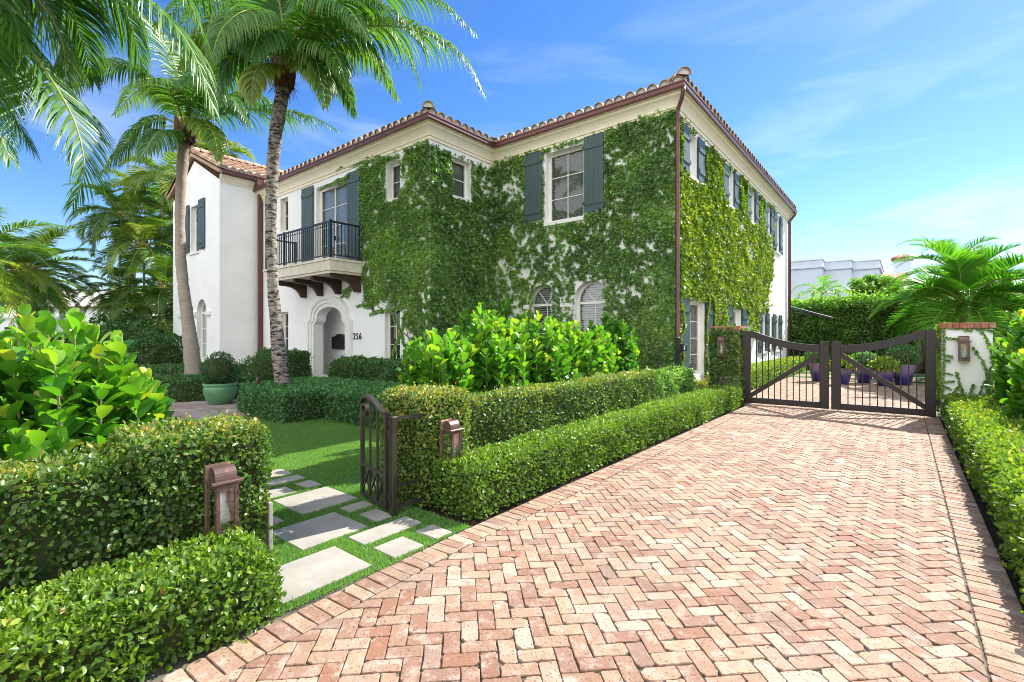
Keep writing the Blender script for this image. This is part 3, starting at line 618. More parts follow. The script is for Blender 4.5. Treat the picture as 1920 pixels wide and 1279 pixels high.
tw=math.tan(SW); pk=ez+3.04*tw
plane(mb,[(-20.36,7.33,ez-.01),(-20.36,15,ez-.01),(-23.4,15,pk),(-23.4,7.33,pk)]); plane(mb,[(-26.44,7.33,ez-.01),(-26.44,15,ez-.01),(-23.4,15,pk),(-23.4,7.33,pk)])
hip(mb,(-23.4,7.28,pk+.06),(0,1,0),20)
for sx in (1,-1):   # rake caps stepping up the gable edge
    d=nrm(np.array((-sx*math.cos(SW),0,math.sin(SW)))); sd=np.array((0,1.,0)); up=nrm(np.array((sx*math.sin(SW),0,math.cos(SW))))
    for k in range(10): tile(mb,np.array((-23.4+sx*3.1,7.37,ez+.0))+d*(k*.315)+up*.03,d,sd,up,.4,.13,.112,k==0)
    mb.cur=0;mb.cv=.3; a=np.array((-23.4+sx*3.02,7.3,ez-.01)); b=np.array((-23.4,7.3,pk-.01)); mb.hexa([a-UP*.14,b-UP*.14,b-UP*.14+(0,.14,0),a-UP*.14+(0,.14,0),a,b,b+(0,.14,0),a+(0,.14,0)])
mb.build('roof',[M['tile'],M['mortar']],house)
# --- balcony
mb=MB(); mb.box(-17.79,-13.43,7.85,9,3.5,3.80); mb.box(-17.83,-13.39,7.81,9,3.80,3.87); mb.box(-17.74,-13.48,7.9,9,3.42,3.498); mb.build('balcony_slab',M['stone'],house)
for x in (-13.62,-14.75,-15.9,-17.05):
    mb=MB(); pf=[(9.0,3.418),(8.02,3.418),(7.98,3.36),(8.0,3.29),(8.1,3.27),(8.3,3.27),(8.5,3.23),(8.68,3.14),(8.78,3.02),(8.84,2.9),(9.0,2.9)]
    mb.prism(pf,lambda p:(x-.085,p[0],p[1]),lambda p:(x+.085,p[0],p[1])); mb.build('bracket',M['wood'],house)
mb=MB(); xs0,xs1,yf=-17.74,-13.48,7.9
for zz,hh in ((4.98,.05),(3.97,.03)):
    mb.bar((xs0,yf,zz),(xs1,yf,zz),.05,hh); 
    for x in (xs0,xs1): mb.bar((x,yf,zz),(x,9,zz),.05,hh)
mb.bar((xs0,yf,4.86),(xs1,yf,4.86),.02,.02)
for p in ((xs0,yf),(xs1,yf),(xs0,8.97),(xs1,8.97),(-16.4,yf)): mb.box(p[0]-.03,p[0]+.03,p[1]-.03,p[1]+.03,3.87,5.03)
rl=mb.build('railing',M['black'],house)
for i in range(1,34):
    if abs(xs0+.126*i+16.4)<.05: continue
    mb=MB(); x=xs0+.126*i; mb.box(x-.011,x+.011,yf-.011,yf+.011,3.98,4.96); mb.build('baluster',M['black'],rl)
for x in (xs0,xs1):
    for i in range(1,9): mb=MB(); y=yf+.121*i; mb.box(x-.011,x+.011,y-.011,y+.011,3.98,4.96); mb.build('baluster',M['black'],rl)
# ================================================================ GATES, PILLARS, LANTERNS, SMALL THINGS
def lantern(loc,rz,label,sc=1.):
    t=empty('wall_lantern',loc,rz,label,'wall lantern','copper wall lanterns by the gates'); w,d,h=.130*sc,.136*sc,.30*sc; y0=-.02; y1=-.02-d; k=.013*sc
    A=lambda mb,n,m,p=t,sm=False: mb.build(n,m,p,sm,local=True)
    mb=MB(); mb.box(-w/2-.005,w/2+.005,y0,0,-.02,h+.1*sc); A(mb,'backplate',M['lback'])
    mb=MB(); n=12; r=d*.42; prof=[(y0-d*.5-r*math.cos(math.pi*i/n),h+.035*sc+r*1.15*math.sin(math.pi*i/n)) for i in range(n+1)]
    mb.prism([(prof[0][0],h+.022*sc)]+prof+[(prof[-1][0],h+.022*sc)],lambda p:(-w*.46,p[0],p[1]),lambda p:(w*.46,p[0],p[1])); rf=A(mb,'roof',M['lcopper'])
    mb=MB(); mb.cbox(-w/2-.022,w/2+.022,y1-.02,y0,h+.004,h+.021,.003); A(mb,'eave',M['lcopper'],rf)
    mb=MB()
    for x in (-w/2,w/2-k):
        for y in (y1,y0-k): mb.box(x,x+k,y,y+k,.012,h)
    for z0,z1 in ((0,.0118),): mb.box(-w/2-.004,w/2+.004,y1-.004,y0,z0,z1)
    for x in (-w/2+.001,w/2-k+.001): mb.box(x,x+k-.002,y1+k,y0-k,.012,.03); mb.box(x,x+k-.002,y1+k,y0-k,h-.022,h-.001)
    mb.box(-w/2+k,w/2-k,y1,y1+k,h-.022,h-.001); A(mb,'frame',M['lcopper'])
    mb=MB(); f=.02*sc; a,b=-w/2+.004,w/2-.004; yd=y1-.008
    for q in ((a,a+f,.014,h-.004),(b-f,b,.014,h-.004),(a+f,b-f,.014,.014+f),(a+f,b-f,h-.004-f,h-.004)): mb.box(q[0],q[1],yd,y1-.0005,q[2],q[3])
    dr=A(mb,'door',M['lcopper'])
    mb=MB(); mb.box(a-.012,a+.02,yd-.006,yd-.0005,h*.48,h*.48+.008); mb.box(a-.004,a+.004,yd-.01,yd-.006,h*.44,h*.5); A(mb,'latch',M['lcopper'],dr)
    for z in (h*.2,h*.8): mb=MB(); mb.tube([(b+.003,yd-.002,z-.012),(b+.003,yd-.002,z+.012)],.005,8); A(mb,'hinge',M['lcopper'],dr)
    mb=MB(); mb.add([(a+f,y1-.003,.03),(b-f,y1-.003,.03),(b-f,y1-.003,h-.02),(a+f,y1-.003,h-.02)],[(0,1,2,3)])
    for x in (-w/2+k/2,w/2-k/2): mb.add([(x,y1+k,.03),(x,y0-k,.03),(x,y0-k,h-.02),(x,y1+k,h-.02)],[(0,1,2,3)])
    A(mb,'glass',M['lglass'])
    mb=MB(); mb.lathe([(.042*sc,.0),(.045*sc,.012*sc),(.03*sc,.02*sc),(.03*sc,.035*sc)],(0,y0-d/2,.012),18); A(mb,'burner',M['lcopper'],sm=True)
    mb=MB(); mb.lathe([(.026*sc,.035*sc),(.040*sc,.06*sc),(.042*sc,.085*sc),(.030*sc,.13*sc),(.019*sc,.17*sc),(.018*sc,.22*sc)],(0,y0-d/2,.012),18); A(mb,'chimney',M['frost'],sm=True)
    mb=MB(); mb.lathe([(.008*sc,.035*sc),(.008*sc,.09*sc),(.002*sc,.1*sc)],(0,y0-d/2,.012),10); A(mb,'candle',M['white'],sm=True)
    return t
lantern((-3.24,1.15,.335),R(90),'large copper lantern on the fig covered wall left of the garden path',.98)
lantern((-3.2,2.99,.385),R(90),'copper lantern on the fig covered wall corner beside the open iron gate',.92)
lantern((-3.17,11.445,1.05),0,'copper lantern on the leaf covered pillar with a brick cap',1.1)
lantern((.82,11.695,1.06),0,'copper lantern on the white pillar with a brick cap',1.1)
def gate_leaf(hinge,end,label):
    h=np.array(hinge);e=np.array(end); Lg=np.linalg.norm(e-h); rz=math.atan2(e[1]-h[1],e[0]-h[0])
    t=empty('driveway_gate',(*hinge,0),rz,label,'gate','driveway gate leaves'); th=.04
    B=lambda mb,n,p=t: mb.build(n,M['gate'],p,local=True)
    hw=.15; mw=.16
    def top(x):
        s=min(max((x-.2)/(Lg-mw-.2),0),1); return 1.61-.29*(1-(1-s)**1.9)
    mb=MB(); mb.cbox(0,hw,-th,th,.03,1.61,.006); B(mb,'stile')
    mb=MB(); mb.cbox(Lg-mw,Lg,-th,th,.03,1.385,.006); st=B(mb,'stile')
    mb=MB(); mb.tube([(Lg-mw/2,-th-.012,1.17),(Lg-mw/2,-th,1.17)],.045,16,ref=(0,0,1)); B(mb,'latch_disc',st)
    mb=MB(); n=16; xs=[hw+(Lg-hw-mw)*i/n for i in range(n+1)]
    up=[(x,top(x)) for x in xs]; dn=[(x,top(x)-.15) for x in xs][::-1]
    for i in range(n): mb.prism([(xs[i],top(xs[i])-.15),(xs[i+1],top(xs[i+1])-.15),(xs[i+1],top(xs[i+1])),(xs[i],top(xs[i]))],lambda p:(p[0],-th+.004,p[1]),lambda p:(p[0],th-.004,p[1]))
    B(mb,'top_rail')
    mb=MB(); mb.cbox(hw,Lg-mw,-th+.004,th-.004,.035,.155,.005); B(mb,'bottom_rail')
    mb=MB(); mb.bar((hw-.01,0,.19),(Lg-mw+.01,0,top(Lg)-.19),.05,.09,(0,0,1)); B(mb,'brace')
    for i in range(1,11):
        x=hw+(Lg-hw-mw)*i/11; mb=MB(); mb.box(x-.009,x+.009,-.009,.009,.15,top(x)-.14); B(mb,'bar')
    for z in (.3,1.35): mb=MB(); mb.box(-.05,.0,-.02,.02,z-.05,z+.05); B(mb,'hinge')
    return t
gate_leaf((-2.76,11.52),(-1.175,11.585),'brown driveway gate leaf hinged on the leaf covered pillar')
gate_leaf((.45,11.65),(-1.135,11.587),'brown driveway gate leaf hinged on the white pillar')
def pillar(x0,x1,y0,y1,zt,mat,label):
    t=empty('gate_pillar',((x0+x1)/2,(y0+y1)/2,0),0,label,'gate pillar')
    mb=MB(); mb.cbox(x0,x1,y0,y1,-.03,zt-.11,.012); mb.build('shaft',mat,t)
    mb=MB(); o=.035; n=8; w=(x1-x0+2*o)/n
    for i in range(n):
        mb.cv=random.uniform(.02,.98); a=random.uniform(-.004,.004); mb.cbox(x0-o+i*w+.004,x0-o+(i+1)*w-.004,y0-o+a,y1+o,zt-.108,zt+a,.005)
    mb.cv=0; mb.box(x0-o+.01,x1+o-.01,y0-o+.01,y1+o-.01,zt-.104,zt-.012); mb.build('cap',[M['capb'] if 'capb' in M else M['tilecap']],t)
    return t
M['capb']=brickmat('cap brick',[(.30,.085,.045),(.40,.13,.06),(.24,.08,.055),(.44,.2,.1),(.2,.1,.07)])
pillar(-3.4,-2.83,11.45,11.95,1.72,M['stucco'],'gate pillar wrapped in green creeper leaves, brick cap on top')
pillar(.53,1.19,11.7,12.3,1.74,M['stucco'],'white stucco gate pillar with brick cap and thin vine strands')
# garden path gate: post and open leaf
t=empty('gate_post',(-3.3,2.5,0),0,'black iron gate post with a stub rail tied to the fig covered wall','gate post')
mb=MB(); mb.cbox(-3.325,-3.275,2.475,2.525,-.03,.83,.004); mb.build('post',M['bronze'],t)
mb=MB(); mb.bar((-3.3,2.52,.812),(-3.3,2.86,.80),.035,.03); mb.bar((-3.3,2.52,.07),(-3.3,2.86,.07),.035,.03); mb.bar((-3.3,2.53,.24),(-3.3,2.86,.24),.025,.025); mb.build('stub_rail',M['bronze'],t)
h=np.array((-3.385,2.50)); e=np.array((-3.93,2.62)); Lg=float(np.linalg.norm(e-h)); rz=math.atan2(e[1]-h[1],e[0]-h[0])
t=empty('garden_gate',(*h,0),rz,'open black iron garden gate with a swan neck top and lattice foot','gate')
B=lambda mb,n,p=t: mb.build(n,M['bronze'],p,local=True)
def gtop(x):
    s=x/Lg
    return .845+.105*(math.sin(math.pi/2*min(max((s-.06)/.64,0),1))**2)-.075*max(0,(s-.8)/.2)**2.2
mb=MB(); mb.cbox(0,.034,-.017,.017,.035,gtop(0),.003); B(mb,'stile')
mb=MB(); mb.cbox(Lg-.034,Lg,-.017,.017,.035,gtop(Lg),.003); B(mb,'stile')
mb=MB(); n=22
for i in range(n):
    a,b=Lg*i/n,Lg*(i+1)/n; mb.prism([(a,gtop(a)-.012),(b,gtop(b)-.012),(b,gtop(b)+.014),(a,gtop(a)+.014)],lambda p:(p[0],-.024,p[1]),lambda p:(p[0],.024,p[1]))
B(mb,'top_rail')
for z in (.035,.30): mb=MB(); mb.cbox(.034,Lg-.034,-.014,.014,z,z+.03,.003); B(mb,'rail')
for i in (1,2): x=.034+(Lg-.068)*i/3; mb=MB(); mb.box(x-.009,x+.009,-.009,.009,.33,gtop(x)-.01); B(mb,'bar')
mb=MB(); n=3; w=(Lg-.068)/n
for i in range(n):
    a=.034+i*w; mb.bar((a,-.004,.066),(a+w,-.004,.299),.01,.014,(0,1,0)); mb.bar((a+w,.008,.066),(a,.008,.299),.01,.014,(0,1,0))
    if i: mb.box(a-.006,a+.006,-.01,.01,.066,.299)
B(mb,'lattice')
mb=MB(); c=(Lg-.034-.062,gtop(Lg)-.055); n=28
for i in range(n):
    q0,q1=2*math.pi*i/n,2*math.pi*(i+1)/n; r0,r1=.058,.046
    mb.prism([(c[0]+r0*math.cos(q0),c[1]+r0*math.sin(q0)),(c[0]+r0*math.cos(q1),c[1]+r0*math.sin(q1)),(c[0]+r1*math.cos(q1),c[1]+r1*math.sin(q1)),(c[0]+r1*math.cos(q0),c[1]+r1*math.sin(q0))],lambda p:(p[0],-.022,p[1]),lambda p:(p[0],.022,p[1]))
B(mb,'scroll_ring')
for z in (.16,.68): mb=MB(); mb.tube([(-.03,0,z-.03),(-.03,0,z+.03)],.011,10); mb.box(-.03,.0,-.006,.006,z-.02,z+.02); B(mb,'hinge')
# intercom post
p=at(1271,634,10.7); t=empty('intercom_post',(p[0],p[1],0),0,'slim black intercom post with a small box near the house corner','intercom')
mb=MB(); mb.cbox(p[0]-.045,p[0]+.045,p[1]-.045,p[1]+.045,-.03,1.44,.006); mb.build('post',M['black'],t)
mb=MB(); mb.lathe([(.0,.0),(.066,.0),(.066,.012),(.03,.03),(.001,.036)],(p[0],p[1],1.441),16); mb.build('post_cap',M['black'],t)
mb=MB(); q=p+RT*.12; mb.cbox(q[0]-.065,q[0]+.065,q[1]-.04,q[1]+.06,1.17,1.32,.01); b=mb.build('intercom_box',M['black'],t)
mb=MB(); mb.box(q[0]+.03,q[0]+.055,q[1]-.046,q[1]-.0405,1.19,1.29); mb.build('button_plate',M['white'],b)
def spot(px,py,dep,label):
    p=at(px,py,dep); t=empty('path_spotlight',(p[0],p[1],0),0,label,'spotlight','copper garden spotlights')
    mb=MB(); mb.tube([(p[0],p[1],-.03),(p[0],p[1],p[2]-.08)],.012,8); mb.build('stake',M['copper'],t)
    mb=MB(); a=np.array((p[0],p[1],p[2]-.09)); d=np.array((.02,.03,.19)); mb.tube([a,a+d*.05,a+d*.95,a+d],[.03,.036,.04,.042],14); mb.build('head',M['lcopper'],t,True)
spot(481,718,9.6,'small copper spotlight in the box hedge near the palm trunk'); spot(1349,716,10.6,'small copper spotlight below the leaf covered gate pillar'); spot(320,697,12.2,'small copper spotlight in the hedge behind the green pot')
# pots
def pot(name,loc,r,h,mat,label,cat,grp,prof=None):
    t=empty(name,loc,0,label,cat,grp)
    prof=prof or [(.0,0),(.62,0),(.66,.03),(.80,.45),(.93,.80),(1.0,.97),(1.02,1.0),(.93,1.0),(.88,.93),(.86,.90)]
    mb=MB(); mb.lathe([(a*r,b*h) for a,b in prof],(0,0,0),36); mb.build('body',mat,t,True,local=True)
    mb=MB(); mb.lathe([(0,h*.88),(r*.88,h*.89)],(0,0,0),24); mb.v=[(x,y,h*.9) for x,y,z in mb.v]; mb.build('soil',M['soil'],t,local=True); return t
GP_=gnd(413,757); 
pot('green_pot',(GP_[0],GP_[1],0),.335,.46,M['greenpot'],'big green glazed pot standing on the front court paving','pot',None,[(0,0),(.58,0),(.62,.02),(.80,.22),(.95,.5),(.99,.72),(.96,.83),(.95,.86),(1.01,.90),(1.03,.95),(1.0,1.0),(.93,1.0),(.9,.94),(.88,.90)])
BP=[(1532,714.6,.26,.62,'tall blue glazed pot standing leftmost behind the driveway gate'),(1581,720.5,.25,.50,'blue pot with bright leafy plant just right of the gate meeting stiles'),(1620,718,.29,.50,'blue pot with a clipped grey green ball, middle of the five pots'),(1658,724,.26,.47,'lilac blue pot with bright leafy plant, second from the right'),(1693,722,.33,.63,'largest deep blue pot with a clipped ball, rightmost of the five')]
BPL=[]
for x,y,r,h,l in BP:
    g=gnd(x,y); BPL.append((g,r,h)); pot('blue_pot',(g[0],g[1],0),r,h,M['bluepot'],l,'pot','blue glazed pots behind the driveway gate',[(0,0),(.55,0),(.58,.03),(.72,.35),(.88,.75),(1.,.98),(1.02,1.),(.94,1.),(.88,.9)])
# awning arm on the far end of the house
a=at(1474,574,24.2); b=at(1562,597,21.); t=empty('awning_arm',(a[0],a[1],a[2]),0,'dark folding awning arm sticking out beyond the far house corner','awning')
mb=MB(); mb.bar(a,b,.06,.09); mb.build('arm',M['wirem'],t); 
mb=MB(); mb.tube([a+(0,0,-.4),a*.35+b*.65+(0,0,-.03)],.018,8); mb.build('strut',M['wirem'],t)
# neighbours beyond the garden
def bx(mb,x0,x1,y0,y1,z0,z1): mb.box(x0,x1,y0,y1,z0,z1)
t=empty('neighbour_house',(-6,48,0),0,'pale flat roofed house with stepped parapets beyond the tall hedge','house')
mb=MB()
for x0,x1,y0,z in ((-16,-5.02,45,6.9),(-5.02,-3.22,46.2,6.8),(-3.22,-1.5,47,6.75)): mb.box(x0+.001,x1,y0,56,0,z)
mb.build('wall',M['nbhouse'],t)
mb=MB()
for x0,x1,y0,z in ((-16,-5.02,45,6.9),(-5.02,-3.22,46.2,6.8),(-3.22,-1.5,47,6.75)):
    mb.box(x0,x1+.12,y0-.12,56.1,z,z+.12); mb.box(x0,x1+.04,y0-.05,56.05,z+.121,z+.62); mb.box(x0,x1+.1,y0-.1,56.1,z+.621,z+.7)
mb.build('parapet',M['nbhouse'],t)
mb=MB()
for i in range(14): mb.cv=random.random()*.9+.05; x=-1.4+i*.12; mb.tube([(x,47.2,5.55),(x,49.5,6.5)],.07,8)
mb.build('roof',[M['tile']],t)
p=at(1692,500,52); t=empty('tiled_tower',(p[0],p[1],0),0,'white chimney tower with a little red tile roof behind the trees','tower')
mb=MB(); mb.box(p[0]-.75,p[0]+.75,p[1]-.7,p[1]+.8,0,9.6); mb.build('shaft',M['nbhouse'],t)
mb=MB(); zt=9.75
mb.box(p[0]-.9,p[0]+.9,p[1]-.85,p[1]+.95,9.6,9.75); mb.cv=.3; mb.add([(p[0]-.95,p[1]-.9,9.76),(p[0]+.95,p[1]-.9,9.76),(p[0]+.95,p[1]+1.0,9.76),(p[0]-.95,p[1]+1.0,9.76),(p[0],p[1],10.25)],[(0,1,4),(1,2,4),(2,3,4),(3,0,4)])
for i in range(7): mb.cv=random.random()*.9+.05; x=p[0]-.85+i*.283; mb.tube([(x,p[1]-.95,9.8),(p[0]+(x-p[0])*.15,p[1]-.1,10.22)],.11,8)
mb.build('roof',[M['tile']],t)
p=at(170,600,42); 
t=empty('gabled_house',(p[0],p[1],0),YAW,'low white gabled house with a pale tiled roof far behind the palms','house')
def L_(mb,n,m): return mb.build(n,m,t,local=True)
w0,w1,ze,zp,dp=-2.9,6.5,3.95,5.3,4.2
mb=MB(); mb.add([(w0,-dp/2,0),(w1,-dp/2,0),(w1,-dp/2,ze),(w0,-dp/2,ze),(w0,dp/2,0),(w0,dp/2,ze),(w0,0,zp),(w1,dp/2,0),(w1,dp/2,ze),(w1,0,zp)],[(0,1,2,3),(4,0,3,6,5),(1,7,8,9,2)]); mb.box(w0-1.6,w0+2,-dp/2-1.3,-dp/2-.01,0,2.9); L_(mb,'wall',M['white'])
mb=MB(); mb.box(w0-1.75,w0+2.1,-dp/2-1.45,-dp/2-.012,2.9,3.1); L_(mb,'porch_cornice',M['white'])
mb=MB(); mb.cv=.9; o=.3
for s in (-1,1): mb.hexa([(w0-o,s*(dp/2+o),ze-.2),(w1+o,s*(dp/2+o),ze-.2),(w1+o,0,zp),(w0-o,0,zp),(w0-o,s*(dp/2+o),ze-.05),(w1+o,s*(dp/2+o),ze-.05),(w1+o,0,zp+.15),(w0-o,0,zp+.15)])
rf=L_(mb,'roof',M['mortar'])
mb=MB(); mb.bar((w0-o-.05,-dp/2-o-.03,ze-.1),(w1+o,-dp/2-o-.03,ze-.1),.1,.14); mb.bar((w0-o-.05,0,zp+.16),(w1+o,0,zp+.16),.14,.1)
for s in (-1,1): mb.bar((w0-o-.03,s*(dp/2+o),ze-.1),(w0-o-.03,0,zp+.1),.1,.2)
L_(mb,'roof_edge',M['copper'])
mb=MB(); mb.box(w0-1.0,w0-.2,-dp/2-1.32,-dp/2-1.301,.9,2.2); L_(mb,'window',M['dark'])
a=at(1478,523,40); b=at(1760,528,40); t=empty('overhead_cable',tuple(a),0,'thin dark overhead cable crossing in front of the pale flat roofed house','cable')
mb=MB(); mb.tube([a+(b-a)*k/12-UP*.35*math.sin(math.pi*k/12) for k in range(13)],.018,6); mb.build('wire',M['wirem'],t)
# ================================================================ VEGETATION
def polysample(poly,n):
    P=np.array(poly); lo,hi=P.min(0),P.max(0); out=np.zeros((0,2))
    while len(out)<n:
        q=rng.uniform(lo,hi,(n*2,2)); ins=np.zeros(len(q),bool); j=len(P)-1
        for i in range(len(P)):
            a,b=P[i],P[j]; c=((a[1]>q[:,1])!=(b[1]>q[:,1]))&(q[:,0]<(b[0]-a[0])*(q[:,1]-a[1])/(b[1]-a[1]+1e-12)+a[0]); ins^=c; j=i
        out=np.concatenate([out,q[ins]])
    return out[:n]
def edgedist(poly,q):
    P=np.array(poly); d=np.full(len(q),9.)
    for i in range(len(P)):
        a,b=P[i-1],P[i]; ab=b-a; t=np.clip(((q-a)@ab)/(ab@ab),0,1); d=np.minimum(d,np.linalg.norm(q-(a+t[:,None]*ab),axis=1))
    return d
def inset(poly,d):
    c=np.mean(poly,axis=0); P=np.array(poly,float); out=[]
    n=len(P)
    for i in range(n):
        e1=nrm(P[i]-P[i-1]); e2=nrm(P[(i+1)%n]-P[i]); n1=np.array((-e1[1],e1[0])); n2=np.array((-e2[1],e2[0])); m=nrm(n1+n2); out.append(P[i]+m*d/max(.4,m@n1))
    return out
def ccw(poly): 
    a=sum(poly[i-1][0]*poly[i][1]-poly[i][0]*poly[i-1][1] for i in range(len(poly))); return poly if a>0 else poly[::-1]
def hedge(name,poly,z0,z1,dens,L,W,mat,label,cat='hedge',amp=.03,topv=.15,deep=.07,skip=(),var0=.3,r=.07,grp=None,spray=.06,corn=.075,sidev=0.):
    poly=ccw(list(poly)); t=empty(name,(float(np.mean([p[0] for p in poly])),float(np.mean([p[1] for p in poly])),z0),0,label,cat,grp)
    Ps=[];Ns=[];tp=[]
    for i in range(len(poly)):
        if i in skip: continue
        a=np.array(poly[i]);b=np.array(poly[(i+1)%len(poly)]); l=np.linalg.norm(b-a); n=int(l*(z1-z0)*dens)
        u=rng.random(n); z=z0+(z1-z0)*rng.random(n); e=(b-a)/l; nn=np.array((e[1],-e[0],0.)); q=np.concatenate([a+u[:,None]*(b-a),z[:,None]],1)
        k=np.clip(z-(z1-r),0,r); pull=r-np.sqrt(np.maximum(r*r-k*k,0)); q=q-nn*pull[:,None]
        kk=np.minimum(u,1-u)*l; pull=np.clip(r-kk,0,r); pull=(r-np.sqrt(np.maximum(r*r-pull*pull,0)))*.9
        q-=nn*pull[:,None]
        Ps.append(q); Ns.append(np.tile(nn,(n,1))); tp.append(np.zeros(n))
    n=int(area(poly)*dens*1.1); q2=polysample(poly,n); d=edgedist(poly,q2); k=np.clip(r-d,0,r); z=z1-(r-np.sqrt(np.maximum(r*r-k*k,0)))
    Ps.append(np.concatenate([q2,z[:,None]],1)); Ns.append(np.tile(UP,(n,1))); tp.append(np.ones(n))
    P=np.concatenate(Ps);N=np.concatenate(Ns);tp=np.concatenate(tp); n=len(P)
    b=(vnoise(P,3.2)-.5)*2*amp+(vnoise(P,9)-.5)*amp*1.2; dd=-deep*rng.random(n)**1.6+.012; spr=(rng.random(n)<.06)*rng.random(n)*spray
    P=P+N*(b+dd+spr)[:,None]+rng.normal(0,.008,(n,3))
    keep=vnoise(P,11)>.15; keep|=rng.random(n)<.3; P,N,tp,dd=P[keep],N[keep],tp[keep],dd[keep]; n=len(P)
    U=nrm(N*.55+UP*.45+rdir(n)*.95); Nn=nrm(N*.75+UP*.35+rdir(n)*.75)
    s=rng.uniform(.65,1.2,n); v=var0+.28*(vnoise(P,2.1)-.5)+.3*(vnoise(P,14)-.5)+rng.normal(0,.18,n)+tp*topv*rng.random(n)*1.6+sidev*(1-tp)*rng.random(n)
    leaves('foliage',P,U,Nn,L*s,W*s,v,T_SM,M[mat],t)
    pi=inset(poly,corn); mb=MB(); mb.prism([tuple(p) for p in pi],lambda p:(p[0],p[1],z0-.03),lambda p:(p[0],p[1],z1-corn)); mb.build('branches',M['twig'],t); return t
def bush(name,c,rad,n,L,W,mat,label,cat='shrub',var0=.3,grp=None,lump=.18,flat=-.9,core=.72):
    t=empty(name,(c[0],c[1],max(0,c[2]-rad[2])),0,label,cat,grp); D=rdir(n); D=D[D[:,2]>flat]; n=len(D)
    rr=1+lump*(vnoise(D*1.0+np.array(c),2.4)-.5)*2+.08*(vnoise(D+np.array(c),7)-.5)*2; dep=1-.25*rng.random(n)**1.6
    P=np.array(c)+D*np.array(rad)*(rr*dep)[:,None]; N=nrm(D/np.array(rad)); U=nrm(N*.6+UP*.4+rdir(n)*.9); Nn=nrm(N*.7+UP*.4+rdir(n)*.8); s=rng.uniform(.7,1.2,n)
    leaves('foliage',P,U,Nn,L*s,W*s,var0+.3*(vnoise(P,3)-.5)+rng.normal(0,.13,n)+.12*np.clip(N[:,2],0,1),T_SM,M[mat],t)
    mb=MB(); k=10; prof=[(math.sin(math.pi*i/k)*core+.001,-math.cos(math.pi*i/k)*core) for i in range(k+1)]; mb.lathe(prof,(0,0,0),14)
    mb.v=[(c[0]+x*rad[0],c[1]+y*rad[1],c[2]+z*rad[2]) for x,y,z in mb.v]; mb.build('branches',M['twig'],t,True); return t
rect=lambda x0,x1,y0,y1:[(x0,y0),(x1,y0),(x1,y1),(x0,y1)]
# clipped hedges along the drive
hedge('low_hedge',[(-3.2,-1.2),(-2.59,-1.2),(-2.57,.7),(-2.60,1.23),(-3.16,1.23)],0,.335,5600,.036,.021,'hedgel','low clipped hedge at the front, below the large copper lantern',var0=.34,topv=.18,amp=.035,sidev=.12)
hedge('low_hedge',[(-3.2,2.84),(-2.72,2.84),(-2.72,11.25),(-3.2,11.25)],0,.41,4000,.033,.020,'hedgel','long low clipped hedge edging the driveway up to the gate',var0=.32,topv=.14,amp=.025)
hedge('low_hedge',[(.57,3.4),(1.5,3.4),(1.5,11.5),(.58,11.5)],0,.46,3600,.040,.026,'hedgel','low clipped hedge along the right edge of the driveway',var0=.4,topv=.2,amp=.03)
hedge('fig_wall',rect(-3.98,-3.3,.78,1.49),0,.88,4800,.032,.023,'figl','squared garden wall end covered in creeping fig, carrying the large lantern','covered wall',amp=.022,topv=.26,var0=.30,corn=.05,deep=.05)
hedge('fig_wall',[(-3.95,-1.3),(-3.34,-1.3),(-3.34,.78),(-3.95,.78)],0,.79,4200,.034,.024,'figl','lower garden wall covered in creeping fig in front of the big left clusia','covered wall',amp=.03,topv=.22,var0=.27,corn=.06,deep=.06)
mb=MB(); mb.cbox(-3.33,-3.275,1.475,1.50,-.02,.39,.004); tag(mb.build('wall_end_panel',M['slab']),'narrow bare grey stucco strip at the path end of the left wall','wall panel')
hedge('fig_wall',rect(-3.86,-3.26,2.78,3.38),0,.97,4200,.031,.023,'figl','square wall corner covered in creeping fig beside the open iron gate','covered wall',amp=.022,topv=.25,var0=.36,corn=.05,deep=.05,sidev=.1)
hedge('fig_wall',rect(-3.8,-3.4,3.38,8.3),0,.85,2800,.031,.022,'figl','long garden wall covered in creeping fig behind the low driveway hedge','covered wall',amp=.03,topv=.28,var0=.30,corn=.05,deep=.05)
hedge('fig_wall',[(-4.25,8.3),(-3.45,8.3),(-3.75,11.3),(-4.25,11.55)],0,.72,1500,.05,.035,'ivyl','dark ivy covered wall end meeting the house corner','covered wall',amp=.10,topv=.1,var0=.25)
hedge('creeper_bed',rect(-4.2,-3.2,12.05,13.6),0,.30,1500,.05,.03,'figl','low bed of creeper leaves under the tall side french door','shrub',amp=.06,topv=.3,var0=.4)
# lawn hedges, shaded shrubs
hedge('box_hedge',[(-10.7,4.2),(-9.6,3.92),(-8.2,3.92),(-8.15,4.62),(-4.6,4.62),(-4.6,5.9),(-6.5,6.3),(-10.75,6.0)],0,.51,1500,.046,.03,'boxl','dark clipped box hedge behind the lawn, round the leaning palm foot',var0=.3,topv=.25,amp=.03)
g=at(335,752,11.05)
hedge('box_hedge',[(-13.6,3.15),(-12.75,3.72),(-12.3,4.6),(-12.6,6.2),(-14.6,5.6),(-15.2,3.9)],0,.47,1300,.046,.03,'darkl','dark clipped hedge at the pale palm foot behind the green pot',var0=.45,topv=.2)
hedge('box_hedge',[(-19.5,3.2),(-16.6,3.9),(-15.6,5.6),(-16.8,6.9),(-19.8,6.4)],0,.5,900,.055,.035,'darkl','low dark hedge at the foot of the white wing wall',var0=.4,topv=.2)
hedge('shade_hedge',rect(-12.0,-8.2,6.9,7.8),0,.86,1100,.06,.035,'darkl','dark loose hedge between the arched entrance and the clusia shrubs',amp=.12,var0=.45,topv=.35,r=.25,grp=None)
